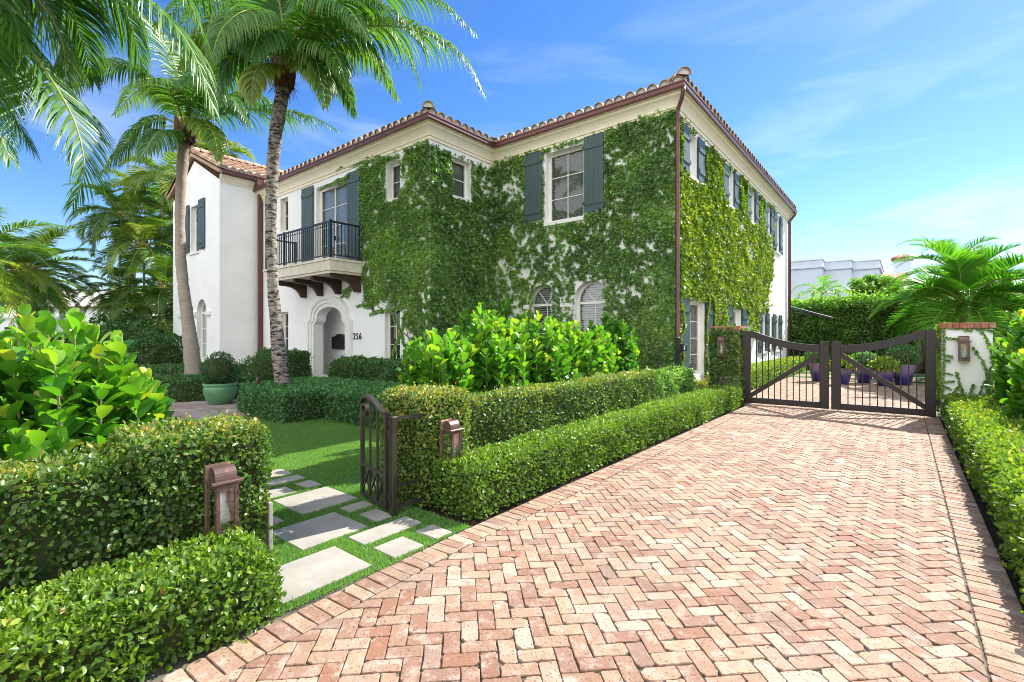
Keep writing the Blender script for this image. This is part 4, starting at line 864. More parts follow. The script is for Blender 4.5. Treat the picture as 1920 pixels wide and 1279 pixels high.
hedge('shade_hedge',[(-16.1,6.8),(-14.35,7.15),(-14.5,7.9),(-16.3,7.5)],0,1.02,1100,.06,.035,'darkl','dark loose hedge left of the arched entrance behind the palm trunk',amp=.12,var0=.5,topv=.35,r=.25)
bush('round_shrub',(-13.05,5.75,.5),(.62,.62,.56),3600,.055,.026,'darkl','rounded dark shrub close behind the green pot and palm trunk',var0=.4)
bush('pot_shrub',(GP_[0],GP_[1],.74),(.37,.37,.40),3000,.04,.02,'darkl','clipped dark ball shrub growing in the green pot',var0=.25)
for i,(g,r,h) in enumerate(BPL):
    if i in (1,3): bush('leafy_plant',(g[0],g[1],h+.12),(r*1.25,r*1.25,.24),900,.10,.06,'hedgel',['','bright leafy plant in the second blue pot from the left','','bright leafy plant in the lilac blue pot'][i],'plant',.62,'plants in the blue pots',.35,-.5,.5)
    else: bush('ball_shrub',(g[0],g[1],h+.17+.02*i),(r*1.15+.04,r*1.15+.04,.26+.015*i),2200,.045,.028,'boxl',{0:'clipped ball shrub in the leftmost blue pot',2:'grey green clipped ball in the middle blue pot',4:'large clipped ball in the biggest blue pot'}[i],'shrub',.6,'plants in the blue pots')
# courtyard planting
hedge('court_hedge',rect(-3.95,-3.3,12.75,24.5),0,.55,900,.05,.032,'hedgel','clipped hedge along the sunny side wall inside the gate',var0=.42,topv=.25)
hedge('court_hedge',[(1.25,13),(3.5,13),(3.5,24),(1.25,24)],0,.6,500,.06,.04,'hedgel','low hedge inside the gate on the pot side of the court',var0=.35,topv=.2)
hedge('tall_hedge',rect(-9.5,6.5,27.6,29.6),0,3.2,460,.12,.075,'treel','tall dense hedge closing off the courtyard behind the pots',amp=.22,var0=.28,topv=.5,r=.4,spray=.5,deep=.2,corn=.25)
hedge('creeper_bed',rect(.55,1.35,11.3,11.68),0,.30,1300,.05,.03,'darkl','dark creeper bed at the foot of the white gate pillar','shrub',amp=.06,var0=.4)
# ------------------------------------------------ climbing plants
def strand(acc,sm,pts,nl,sz,outv,wob=.03,v0=.35):
    pts=np.array(pts,float); seg=np.linalg.norm(np.diff(pts,axis=0),axis=1); s=np.concatenate([[0],np.cumsum(seg)]); q=np.linspace(0,s[-1],max(6,int(s[-1]/.07)))
    C=np.stack([np.interp(q,s,pts[:,i]) for i in range(3)],1); C+=(np.array([vnoise(C*1.0+k*9.,3.) for k in range(3)]).T-.5)*wob*2; C+=np.array(outv)*.025
    sm.tube(C,np.linspace(.006,.0025,len(C)),4,cap=False)
    n=int(s[-1]*nl); k=rng.uniform(0,len(C)-1.001,n); i=k.astype(int); f=k-i; P=C[i]*(1-f)[:,None]+C[i+1]*f[:,None]; T=nrm(C[i+1]-C[i])
    sd=nrm(np.cross(T,np.array(outv)))*rng.choice([-1,1],n)[:,None]; U=nrm(sd*.9+T*.35+np.array(outv)*.25+rdir(n)*.4); N=nrm(np.array(outv)*1.0+rdir(n)*.5+UP*.2)
    acc.append((P,U,N,sz*rng.uniform(.6,1.15,n),v0+rng.normal(0,.15,n)))
def ivy(fr,a0,a1,z0,z1,dens,thr,excl,sz,v0,acc,thick=.12):
    n=int((a1-a0)*(z1-z0)*dens); a=rng.uniform(a0,a1,n); z=rng.uniform(z0,z1,n)
    q3=np.stack([a,z,np.full(n,fr.o[1]+fr.o[0])],1); q=.17*vnoise(q3,1.7)+.25*vnoise(q3,5.5)+.58*vnoise(q3,13); keep=q>thr(a,z)
    for (b0,b1,y0,y1) in excl: keep&=~((a>b0)&(a<b1)&(z>y0)&(z<y1))
    a,z,q=a[keep],z[keep],q[keep]; n=len(a); th=thick*np.clip((q-.3)*2.2,.15,1.2)
    P=fr.o+fr.u*a[:,None]+UP*z[:,None]+fr.n*(.015+th*rng.random(n))[:,None]
    U=nrm(-UP*.35+fr.n*.45+rdir(n)*.9); N=nrm(fr.n*.8+UP*.45+rdir(n)*.65)
    acc.append((P,U,N,sz*rng.uniform(.5,1.3,n),v0+.42*(vnoise(P,1.4)-.5)+.3*(vnoise(P,5)-.5)+rng.normal(0,.14,n)))
def finish(name,loc,label,acc,sm,mat,asp=.78):
    t=empty(name,loc,0,label,'climbing plant'); P,U,N,L,v=[np.concatenate([x[i] for x in acc]) for i in range(5)]
    leaves('foliage',P,U,N,L,L*asp,v,T_IV,M[mat],t); sm.build('stems',M['stem'],t)
def stems(sm,fr,starts,nseg,excl,step=.3,up=1.,amin=-99,amax=99,r0=.022,zmax=6.9):
    for (a,z,dr) in starts:
        st=[(a,z,dr,r0)]
        while st:
            a,z,d,r=st.pop(); pts=[];rr=[]
            for k in range(nseg):
                pts.append(fr.p(a,z,.05)); rr.append(r); d+=random.gauss(0,.22); d=max(-1.1,min(1.1,d)); a+=math.sin(d)*step; z+=math.cos(d)*step*up; r*=.93
                if a<amin or a>amax or z>zmax or any(b0<a<b1 and y0<z<y1 for b0,b1,y0,y1 in excl): break
                if r>.006 and random.random()<.22: st.append((a,z,d+random.choice([-1,1])*.6,r*.7))
            if len(pts)>2: sm.tube(pts,rr,5,cap=False)
px=lambda fr,L: [onY(x,y,fr.o[1]) for x,y in L]
EXM=[(-8.25,-6.90,4.72,6.9),(-8.97,-8.3,4.93,7.02),(-6.9,-6.26,4.88,7.02),(-8.62,-7.94,.6,2.95),(-7.2,-6.3,.6,3.02)]
def gap(a,z,L): 
    r=0
    for (ga,gz,ra,rz,s) in L: r=r+s*np.exp(-((a-ga)/ra)**2-((z-gz)/rz)**2)
    return r
acc=[];sm=MB()
GM=[(-9.45,6.0,.5,.35,.2),(-9.7,3.4,.5,.5,.22),(-8.9,3.6,.35,.25,.16),(-9.7,1.6,.6,.8,.3),(-7.45,3.3,.3,.25,.2),(-8.05,4.2,.6,.25,.15),(-5.2,4.4,.35,.3,.1),(-5.7,2.6,.5,.3,.14),(-7.5,2.0,.25,1.2,.1),(-5.9,6.2,.3,.4,.08)]
thm=lambda a,z:.392+.6*gap(a,z,GM)+np.clip((z-6.98)*3,0,1)+.10*np.clip((2.2-z)*.5,0,1)*(a<-7.2)-.06*np.exp(-((a+4.9)/.8)**2)-.18*np.clip(.95-z*.4,0,1)*(a>-6)
ivy(FM,-10.2,-4.3,.05,7.1,2900,thm,EXM,.058,.36,acc)
stems(sm,FM,[(-4.7,.1,-.2),(-4.9,.1,-.6),(-5.6,.1,-.3),(-9.9,.1,.2),(-7.46,.5,.0)],24,EXM,amin=-10.1,amax=-4.4)
finish('ivy',(-7.2,11.5,0),'dark green ivy spread over the shaded wall around the shuttered window',acc,sm,'ivyl')
acc=[];sm=MB()
EXS=[(9.82,10.66,5.55,6.8)]; GS=[(11.25,6.3,.4,.5,.22),(11.35,5.3,.35,.35,.2),(11.2,4.6,.3,.2,.12),(11.4,1.2,.4,1.,.2),(9.4,6.4,.2,.2,.1)]
ivy(FBS,9.0,11.65,.1,6.98,2800,lambda a,z:.34+gap(a,z,GS)+np.clip((z-6.75)*3,0,1),EXS,.064,.30,acc,.16)
EXF=[(-12.22,-11.5,5.55,6.78),(-14.3,-13.52,3.85,6.88),(-12.35,-11.52,.5,2.44),(-16.6,-13.0,3.4,3.9)]
zb=lambda a:np.interp(a,[-15,-13.6,-13.3,-12.9,-12.3,-11.6,-11.0,-10.26],[9,6.6,3.1,2.85,2.75,2.5,2.0,.4])
GF=[(-11.2,6.1,.35,.35,.2),(-12.6,5.0,.3,.3,.06)]
ivy(FB,-14.9,-10.2,.2,7.0,2700,lambda a,z:.37+gap(a,z,GF)+np.clip((zb(a)-z)*.55,0,1)+np.clip((z-6.85-.1*(a+10.3)*.2)*3,0,1)+np.clip((-13.45-a)*.28,0,.5),EXF,.058,.38,acc)
for L in ([(700,490),(676,525),(640,553)],[(705,520),(690,555),(702,585)],[(760,545),(730,575),(695,583)],[(795,560),(765,590),(745,640),(742,668)],[(690,500),(660,540),(655,560)],[(780,550),(735,590),(760,650)],[(740,300),(690,300),(640,312),(615,322)],[(680,320),(640,335),(603,352)],[(690,310),(660,330),(635,345)],[(720,540),(700,570),(672,575)],[(800,600),(775,630),(765,665)],[(650,510),(620,512),(600,505)]): 
    for _ in range(2): strand(acc,sm,[p+rdir(1)[0]*.12*np.array((1,0,1)) for p in px(FB,L)],120,.07,(0,-1,0),.05)
stems(sm,FB,[(-10.5,.1,-.3),(-10.6,.4,-.7),(-10.4,.1,-.1)],22,EXF,amin=-14.2,amax=-10.3); stems(sm,FBS,[(9.3,.1,.1),(10.8,.1,.1)],20,EXS,amin=9.05,amax=11.6)
finish('ivy',(-10.5,8.8,0),'dense dark ivy wrapped round the projecting corner beside the balcony',acc,sm,'ivyl')
acc=[];sm=MB()
EXD=[]
for h in W2+W1:
    w=.5 if h[2]>3 else .58; EXD+= [(h[0]-.05,h[1]+.05,h[2]-.1,h[3]+.02),(h[0]-.09-w,h[0]-.03,h[2]-.03,h[3]+.06),(h[1]+.03,h[1]+.09+w,h[2]-.03,h[3]+.06)]
zs=lambda a:np.interp(a,[11.7,12.0,12.6,13.9,14.6,15.6,16,18,20,22.2,22.8,23.4],[.3,1.2,2.55,2.55,.9,1.0,2.45,2.5,2.35,2.5,5.0,6.0])
GD=[(17.8,5.2,.45,.35,.3),(18.9,4.55,.6,.4,.35),(20.5,5.1,.5,.25,.12),(21.8,3.4,.5,.4,.1)]
ivy(FS,11.72,23.6,.2,7.0,2000,lambda a,z:.335+gap(a,z,GD)+np.clip((zs(a)+.5*np.sin(a*2.3)*np.sin(a*.9+1)-z)*.38,0,1)+np.clip((a-21.9-.35*(z-5)+.7*np.sin(z*2.6))*.22,0,1)+np.clip((z-6.8)*3,0,1),EXD,.074,.42,acc,.11)
stems(sm,FS,[(11.9,.1,.2),(15.0,.1,.1),(15.3,.1,.4),(14.8,.1,-.1)],22,EXD,amin=11.8,amax=22.5)
for y in (13.95,14.5,11.95): 
    for _ in range(3): strand(acc,sm,[(-4.3,y+random.uniform(-.1,.1),.2),(-4.3,y+random.uniform(-.12,.12),1.2),(-4.3,y,2.6)],70,.085,(1,0,0),.1,.5)
finish('wall_creeper',(-4.2,17,0),'sunlit yellow green creeper covering the long side wall',acc,sm,'ivys')
# creeper on the left pillar and strands on the white pillar
acc=[];sm=MB(); FP=Fr((0,11.45,0),(1,0,0),(0,-1,0)); FPS=Fr((-2.83,0,0),(0,1,0),(1,0,0)); FPL=Fr((-3.4,0,0),(0,1,0),(-1,0,0))
for fr,a0,a1 in ((FP,-3.42,-2.81),(FPS,11.45,11.95),(FPL,11.45,11.95)): ivy(fr,a0,a1,.0,1.66,3300,lambda a,z:.22+.0*a+np.clip((z-1.5)*.5,0,1),[(-3.27,-3.07,1.03,1.46)] if fr is FP else [],.055,.36,acc,.09)
strand(acc,sm,[(-3.3,11.43,1.5),(-3.0,11.42,1.68),(-2.9,11.42,1.72)],90,.05,(0,-1,0)); stems(sm,FP,[(-3.2,.1,.1),(-2.95,.1,0)],14,[],step=.12,amin=-3.38,amax=-2.85,r0=.008,zmax=1.6)
finish('pillar_creeper',(-3.1,11.4,0),'small leaved creeper wrapped round the gate pillar by the house','%s'%0,sm,'figl') if 0 else finish('pillar_creeper',(-3.1,11.4,0),'small leaved creeper wrapped round the gate pillar by the house',acc,sm,'figl')
acc=[];sm=MB(); Z=lambda x,y:(1740+x/5.328,560+y/5.328)
for L in ([(400,1010),(330,900),(300,800),(292,735)],[(400,990),(430,910),(465,858)],[(320,870),(260,940),(150,985)],[(600,980),(590,760),(540,640),(480,540),(430,485)],[(640,1000),(640,700),(610,480),(565,390),(520,330)],[(600,1000),(620,800),(650,560),(660,430)],[(500,1000),(530,900),(560,830)],[(155,300),(152,500),(150,700),(150,1000)],[(160,395),(240,410),(300,415)],[(155,570),(210,575),(245,588)],[(155,620),(190,620),(225,632)],[(155,745),(200,760),(250,760)],[(150,840),(210,830),(268,835)],[(150,880),(200,890),(235,910)],[(640,1000),(600,900),(570,820)],[(150,290),(300,295),(420,330)],[(300,290),(450,300),(540,320)],[(500,295),(600,320),(640,335)],[(160,250),(220,270),(330,265)],[(430,1010),(445,980),(450,960)],[(590,1000),(580,880),(620,700)],[(140,300),(125,260),(170,245)]):
    strand(acc,sm,[onY(*Z(*p),11.7) for p in L],150,.036,(0,-1,0),.015,.3)
FR_=Fr((.53,0,0),(0,1,0),(-1,0,0)); ivy(FR_,11.7,12.3,.1,1.7,1500,lambda a,z:.36+0*a,[],.05,.5,acc,.08)
finish('pillar_vine',(.85,11.65,0),'thin leafy vine strands creeping over the white gate pillar',acc,sm,'ivyl')
# ------------------------------------------------ clusia shrubs
def clusia(foot,crown,nst,L,label,v0=.42,step=.055,name='clusia_shrub',topb=.2,nodes=(9,15),sun=.0):
    # foot: (x,y,rx,ry) on the ground; crown: (x,y,z0,z1,rx,ry)
    t=empty(name,(foot[0],foot[1],0),0,label,'clusia shrub','clusia shrubs behind the garden walls'); sm=MB(); A=[[] for _ in range(5)]
    for k in range(nst):
        q=random.random()*2*math.pi; r=math.sqrt(random.random()); bx,by=foot[0]+foot[2]*r*math.cos(q),foot[1]+foot[3]*r*math.sin(q)
        x,y=crown[0]+crown[4]*r*math.cos(q),crown[1]+crown[5]*r*math.sin(q); zz=crown[2]+(crown[3]-crown[2])*random.random()**.75*(1-.35*r*r)
        p0=np.array((bx,by,0.));p2=np.array((x,y,zz)); d=np.array((x-crown[0],y-crown[1],0.)); p1=p0*.45+p2*.55+d*.15+rdir(1)[0]*.06
        C=np.array([(1-s)**2*p0+2*s*(1-s)*p1+s*s*p2 for s in np.linspace(0,1,10)]); sm.tube(C,np.linspace(.014,.006,10),5,cap=False)
        T=nrm(p2-p1); n=random.randint(*nodes); sx=nrm(np.cross(T,UP+rdir(1)[0]*.2)); sy=np.cross(T,sx); ph=random.random()*6.28
        for j in range(n):
            pos=p2-T*(j*step*random.uniform(.85,1.15))*1.0; a=ph+j*math.pi/2+random.gauss(0,.2); open_=.38+.55*min(1,j/3.)+random.gauss(0,.2)
            for sg in (0,math.pi):
                o=sx*math.cos(a+sg)+sy*math.sin(a+sg); U=nrm(T*math.cos(open_)+o*math.sin(open_)+UP*.05); N=nrm(T*math.sin(open_)-o*math.cos(open_)+rdir(1)[0]*.65)
                l=L*random.uniform(.75,1.15)*(.62 if j==0 else .85 if j==1 else 1)
                for ar,v in zip(A,(pos,U,N,l,v0+(topb if j<2 else .06 if j<4 else -.1)+random.gauss(0,.2))): ar.append(v)
    P,U,N,Ls,v=[np.array(a) for a in A]
    leaves('foliage',P,U,N,Ls,Ls*.70,v,T_CL,M['clus'],t,smooth=True); sm.build('stems',M['cstem'],t); return t
clusia((-4.75,.4,.5,.7),(-4.95,.34,.5,1.74,.78,.95),210,.15,'big clusia shrub with thick paddle leaves behind the left fig wall',v0=.54)
clusia((-4.9,-1.1,.5,.6),(-4.8,-.95,.7,1.75,.8,.9),60,.18,'clusia shrub at the picture edge beyond the big left one')
for c in ((-4.5,4.15,1.62,.45,.5,'clusia shrub nearest the open iron gate, behind the fig wall',60),(-4.6,5.1,1.92,.6,.7,'tallest bright clusia shrub in the row before the arched windows',95),(-4.6,6.3,1.85,.6,.8,'clusia shrub in the middle of the row before the arched windows',95),(-4.55,7.6,1.8,.6,.8,'clusia shrub second nearest the house corner',90)):
    clusia((c[0],c[1],.35,.4),(c[0],c[1],.68,c[2],c[3],c[4]),c[6],.155,c[5],v0=.5,step=.065)
clusia((-4.95,9.3,.35,.4),(-4.9,9.3,.6,2.0,.6,.8),90,.155,'darker clusia shrub nearest the house corner, end of the row',v0=.34)
clusia((-7.3,8.3,.4,.5),(-7.2,8.3,.8,2.35,1.1,.8),60,.15,'tall sparse clusia shoots close under the arched windows',v0=.4)
clusia((1.55,10.6,.25,.6),(1.55,10.6,.3,1.95,.42,.85),100,.16,'clusia hedge shrub right of the white gate pillar',v0=.52)
clusia((1.6,8.7,.2,.7),(1.5,8.7,.45,1.6,.45,1.0),85,.16,'clusia hedge shrub at the right picture edge above the low hedge',v0=.5)
# ------------------------------------------------ palms
def spline(pts,n=26):
    P=np.array(pts,float); P=np.concatenate([[2*P[0]-P[1]],P,[2*P[-1]-P[-2]]]); out=[]
    m=len(P)-3
    for s in np.linspace(0,m-1e-6,n):
        i=int(s);f=s-i; a,b,c,d=P[i:i+4]; out.append(.5*(2*b+(c-a)*f+(2*a-5*b+4*c-d)*f*f+(3*b-a-3*c+d)*f**3))
    return np.array(out)
def frond(parent,C,ll,wl,nl,hang,mat,rmat='rachis',v0=.4,start=.16,r0=.028,vee=.25,K=5,fwd=1.,name='frond',vtip=.25):
    C=np.array(C); seg=np.linalg.norm(np.diff(C,axis=0),axis=1); S_=np.concatenate([[0],np.cumsum(seg)])/seg.sum(); T=nrm(np.gradient(C,axis=0))
    s=np.repeat(np.linspace(start,.995,nl),2); s=np.clip(s+rng.normal(0,.004,len(s)),0,.999); side=np.tile([1.,-1.],nl)
    P=np.stack([np.interp(s,S_,C[:,i]) for i in range(3)],1); t=nrm(np.stack([np.interp(s,S_,T[:,i]) for i in range(3)],1))
    sd=nrm(np.cross(t,UP+.001)); nv=np.cross(sd,t); tip=(s-start)/(1-start)
    ang=R(78)-R(52)*tip**1.2*fwd; D=t*np.cos(ang)[:,None]+sd*(side*np.sin(ang)*math.cos(vee))[:,None]+nv*(np.sin(ang)*math.sin(vee))[:,None]; D=nrm(D+rdir(len(s))*.10)
    l=ll*(np.clip(.55+1.5*tip,0,1)*np.clip(1.0-.78*np.clip(tip-.45,0,1)/.55,.2,1))*rng.uniform(.85,1.08,len(s))
    Wd=nrm(np.cross(D,nv)+rdir(len(s))*.35); pos=P.copy(); X=[]; prof=np.interp(np.linspace(0,1,K+1),[0,.2,.4,.6,.8,1],[.55,1.,.95,.75,.42,.04])
    for k in range(K+1):
        w=Wd*(wl*.5*prof[k])*np.clip(l/ll,.4,1)[:,None]; X.append(np.stack([pos-w,pos+w],1))
        pos=pos+D*(l/K)[:,None]; D=nrm(D+np.array((0,0,-1.))*(hang*(k+1)/K*rng.uniform(.75,1.2,len(s)))[:,None]); Wd=nrm(Wd-D*(Wd*D).sum(1)[:,None])
    X=np.concatenate(X,1); n=len(s); k2=2*(K+1); fl=np.concatenate([[2*k,2*k+1,2*k+3,2*k+2] for k in range(K)])
    FL=(np.arange(n)[:,None]*k2+fl[None,:]).ravel(); TT=np.full(n*K,4); V=X.reshape(-1,3); vb=np.clip(v0+rng.normal(0,.10),0.05,.9)
    var=np.clip(vb+rng.normal(0,.06,n)[:,None]+np.linspace(0,vtip,K+1)[None,:].repeat(2,1).reshape(1,-1)**1.5,0,1).ravel()
    f=rawmesh(name,V,FL,TT,[M[mat]],var,None,parent,True)
    mb=MB(); mb.tube(C,r0*np.linspace(1,.12,len(C)),6,cap=False); mb.build('rib',M[rmat],f,True); return f
def arc(p0,az,el,L,droop,n=26,pw=1.35,bend=0.):
    h=RT*math.cos(az)+FW*math.sin(az); sdv=-RT*math.sin(az)+FW*math.cos(az); p=np.array(p0,float); out=[p.copy()]
    for i in range(n-1):
        s=(i+.5)/(n-1); e=el-droop*s**pw; p=p+(h*math.cos(e)+UP*math.sin(e)+sdv*bend*s)*L/(n-1); out.append(p.copy())
    return np.array(out)
def ptrunk(parent,pts,rad,mat,ring=.11,n=16,amp=.035):
    C=spline(pts,120); seg=np.linalg.norm(np.diff(C,axis=0),axis=1); s=np.concatenate([[0],np.cumsum(seg)]); r=np.interp(s/s[-1],np.linspace(0,1,len(rad)),rad)
    ph=s/ring+.6*np.sin(s*2.3); r=r*(1+amp*(1-2*(ph%1.))+.03*(vnoise(C,3)-.5))
    mb=MB(); mb.tube(C,r,n); mb.v=[tuple(np.array(v)+(np.array([vnoise(np.array(v)[None]*1.,6.)[0]-.5,vnoise(np.array(v)[None]+7,6.)[0]-.5,vnoise(np.array(v)[None]+3,5)[0]-.5]))*r[0]*.14) for v in mb.v]; return mb.build('trunk',M[mat],parent,True)
def crown_heart(t,c,rad,h=.5):
    mb=MB()
    for k in range(9): 
        q=k*2.4; d=np.array((math.cos(q),math.sin(q),0)); mb.tube([np.array(c)-UP*.12+d*rad*.75,np.array(c)+UP*h*.25+d*rad*.95,np.array(c)+UP*h+d*rad*1.4],[rad*.5,rad*.55,rad*.16],7)
    mb.build('leaf_base',M['fibre'],t,True)
    n=260; P=np.array(c)+rdir(n)*np.array((rad*1.1,rad*1.1,.14)); U=nrm(-UP*1.2+rdir(n)*.7); leaves('fibre_skirt',P,U,rdir(n),rng.uniform(.12,.38,n),np.full(n,.018),rng.random(n)*.2,T_GR,M['fibre'],t)
# palm A: leaning dark trunk in front of the balcony
cA=at(533,152,9.75); tA=empty('coconut_palm',tuple(at(530,757,9.7)*np.array((1,1,0))),0,'coconut palm with a slender blotched grey trunk in front of the balcony','palm tree')
pb=at(531,727,9.7); ptrunk(tA,[np.array((pb[0],pb[1],-.05)),pb,at(521,640,9.7),at(511,520,9.72),at(508,400,9.75),at(515,270,9.75),cA],[.155,.145,.112,.103,.103,.112,.125,.13],'bark1',ring=.105)
crown_heart(tA,cA,.15)
fA=lambda pts,**k: frond(tA,spline([at(*p) for p in pts]),**{**dict(ll=1.0,wl=.045,nl=112,hang=1.15,vee=.1,K=6,mat='coco',v0=.36,r0=.032),**k})
fA([(535,135,9.75),(600,72,9.6),(690,48,9.4),(790,60,9.2),(868,105,9.0),(905,172,8.9)],ll=1.05,nl=125)
fA([(537,140,9.75),(600,45,9.9),(680,20,10.1),(760,95,10.3),(790,165,10.4)],ll=.85)
fA([(532,140,9.75),(560,60,9.1),(600,10,8.5),(650,15,7.9),(690,70,7.4)],ll=.85)
fA([(533,138,9.75),(585,95,9.2),(625,95,8.7),(650,160,8.4)],ll=.75,v0=.45)
fA([(540,140,9.75),(620,90,10.4),(700,110,11.2),(745,185,11.8)],ll=.8,v0=.45)
fA([(530,140,9.75),(490,70,9.5),(430,40,9.2),(370,70,9.0),(335,130,8.9)],ll=.9)
fA([(528,142,9.75),(495,92,9.7),(450,90,9.6),(420,130,9.5),(408,190,9.4)],ll=.8,v0=.4)
fA([(530,138,9.75),(500,40,9.9),(440,-10,10.2),(360,-5,10.6),(290,50,11)],ll=.9)
fA([(533,135,9.75),(530,40,9.6),(510,-40,9.2),(470,-90,8.6)],hang=.35)
fA([(536,135,9.75),(560,20,9.8),(600,-50,9.9),(680,-80,10),(790,-40,10)],hang=.5)
fA([(535,135,9.75),(545,30,10),(560,-60,10.6),(580,-120,11.4)],hang=.35)
fA([(538,142,9.75),(590,110,9.9),(640,150,10.2),(665,215,10.5)],ll=.7,v0=.5)
fA([(537,138,9.75),(620,20,9.4),(720,-20,9.0),(820,0,8.7),(890,60,8.4)],ll=.9)
fA([(528,142,9.75),(470,110,10.2),(420,140,10.8),(395,210,11.2)],ll=.75)
fA([(533,140,9.75),(520,80,9.1),(490,60,8.4),(470,110,7.9)],ll=.8,v0=.42)
fA([(535,140,9.75),(560,100,9.3),(590,110,8.9),(603,160,8.7)],ll=.6,v0=.6,vtip=.4)
fA([(534,140,9.75),(545,90,10.3),(575,70,11.1),(610,130,11.9)],ll=.7)
fA([(531,140,9.75),(510,60,9.0),(470,20,8.3),(420,50,7.6),(395,110,7.2)],ll=.85,v0=.4)
fA([(536,138,9.75),(580,60,9.9),(640,40,10.0),(700,90,10.1),(725,160,10.2)],ll=.85,v0=.44)
fA([(532,140,9.75),(490,30,10.4),(430,0,11),(360,30,11.5),(320,100,11.8)],ll=.9)
fA([(534,142,9.75),(570,120,9.3),(600,140,8.9),(610,200,8.6)],ll=.6,v0=.6,vtip=.35)
fA([(531,142,9.75),(505,120,9.3),(480,135,8.9),(470,190,8.7)],ll=.6,v0=.55,vtip=.35)
fA([(536,136,9.75),(610,30,9.1),(660,-10,8.5),(740,20,8.0),(800,90,7.8)],ll=.85)
sp=at(512,75,9.45); mbs=MB(); b0=np.array(cA)
mbs.tube([b0,b0*.5+sp*.5+(0,0,.1),sp+(0,0,.15)],[.022,.018,.008],6)
for k in range(22): s=.35+.6*k/22; o=b0*(1-s)+sp*s; d=rdir(1)[0]*.25+np.array((0,0,.32)); mbs.tube([o,o+d*.6,o+d*.9-UP*.03],[.007,.006,.004],4)
mbs.build('flower_stalk',M['rachis'],tA,True)
# palm B: pale trunk left of palm A
cB=at(348,258,12.8); tB=empty('coconut_palm',tuple(at(366,715,12.7)*np.array((1,1,0))),0,'coconut palm with a pale ringed trunk in front of the white wing','palm tree')
pb=at(364,706,12.7); ptrunk(tB,[np.array((pb[0]-.03,pb[1],-.05)),pb,at(352,600,12.7),at(340,500,12.75),at(338,400,12.8),at(342,310,12.8),cB],[.215,.19,.145,.128,.118,.118,.125,.13],'bark2',ring=.13)
crown_heart(tB,cB,.17)
fB=lambda pts,**k: frond(tB,spline([at(*p) for p in pts]),**{**dict(ll=1.0,wl=.05,nl=104,hang=1.1,vee=.1,K=6,mat='coco',v0=.36,r0=.034),**k})
fB([(350,245,12.8),(420,212,12.8),(510,205,12.7),(590,222,12.6),(635,246,12.6)],ll=1.05)
fB([(346,245,12.8),(310,222,12.6),(270,232,12.4),(230,275,12.2),(190,325,12)],ll=.95)
fB([(345,245,12.8),(320,245,12.3),(295,250,11.8),(260,300,11.3)],ll=.8)
fB([(345,240,12.8),(290,150,12.6),(210,120,12.4),(140,160,12.2)],ll=.95)
fB([(347,240,12.8),(330,130,12.8),(280,40,12.9),(210,0,13)],hang=.45)
fB([(350,240,12.8),(380,120,12.7),(430,60,12.6),(500,60,12.5)],hang=.5)
fB([(350,245,12.8),(390,190,12.4),(430,180,12),(465,230,11.7)],ll=.85)
fB([(352,245,12.8),(410,190,13.4),(480,180,14),(550,225,14.6)],ll=.85)
fB([(348,240,12.8),(360,140,13.3),(390,70,14),(420,40,14.8)],hang=.4)
fB([(346,240,12.8),(310,180,13.3),(260,170,14),(215,215,14.6)],ll=.85)
fB([(350,248,12.8),(375,225,12.2),(400,250,11.7),(410,300,11.4)],ll=.7,v0=.45)
fB([(347,242,12.8),(330,190,12),(300,150,11.2),(260,150,10.5)],ll=.85)
fB([(348,244,12.8),(360,180,12),(385,150,11.2),(420,190,10.6)],ll=.85)
# palm C: crown above the frame, big fronds hanging into the upper left
cC=at(-60,-230,5.2); tC=empty('coconut_palm',(cC[0]-.3,cC[1]-.2,0),0,'coconut palm whose big near fronds hang into the upper left','palm tree')
ptrunk(tC,[(cC[0]-.3,cC[1]-.2,-.05),(cC[0]-.35,cC[1]-.2,2.2),(cC[0]-.2,cC[1]-.1,4.4),cC],[.2,.16,.14,.15],'bark2'); crown_heart(tC,cC,.16)
fC=lambda pts,**k: frond(tC,spline([at(*p) for p in pts],30),**{**dict(ll=1.0,wl=.036,nl=140,hang=.6,mat='coco',v0=.38,r0=.026,K=6,vee=.1),**k})
fC([(-60,-230,5.2),(-30,-60,5.3),(25,50,5.4),(90,140,5.5),(140,230,5.5),(158,320,5.5),(135,385,5.5)],ll=.95,hang=.40,v0=.42)
fC([(-55,-235,5.2),(60,-140,5.0),(190,-60,4.9),(290,10,4.9),(360,95,4.9),(400,205,4.9)],ll=1.0,hang=.85,v0=.42)
fC([(-60,-230,5.2),(-70,-60,5.6),(-50,80,6.0),(10,190,6.3),(60,280,6.4)],ll=.95,hang=.45)
fC([(-55,-235,5.2),(30,-120,5.7),(100,-20,6.2),(150,60,6.5),(175,150,6.7)],ll=.95,hang=.7,v0=.34)
fC([(-55,-240,5.2),(100,-200,5.2),(240,-130,5.3),(330,-40,5.4),(385,70,5.5)],ll=.95,hang=.9)
fC([(-55,-240,5.2),(40,-170,5.5),(150,-90,5.9),(230,10,6.2),(270,130,6.4)],ll=1.,hang=.9,v0=.34)
fC([(-60,-230,5.2),(-20,-120,5.6),(60,-20,6),(115,70,6.2),(125,170,6.3)],ll=.9,hang=.6,v0=.36)
fC([(-60,-230,5.2),(-90,-60,5.0),(-70,100,4.9),(-20,210,4.9),(20,300,4.9)],ll=.9,v0=.34)
fC([(-60,-240,5.2),(-180,-200,5.2),(-300,-100,5.2),(-380,60,5.2)])
fC([(-55,-240,5.2),(60,-250,5.4),(200,-200,5.8),(330,-110,6.1),(430,20,6.3)],hang=.9)
fC([(-60,-240,5.2),(-100,-330,5.2),(-80,-420,5),(0,-470,4.8)],hang=.3)
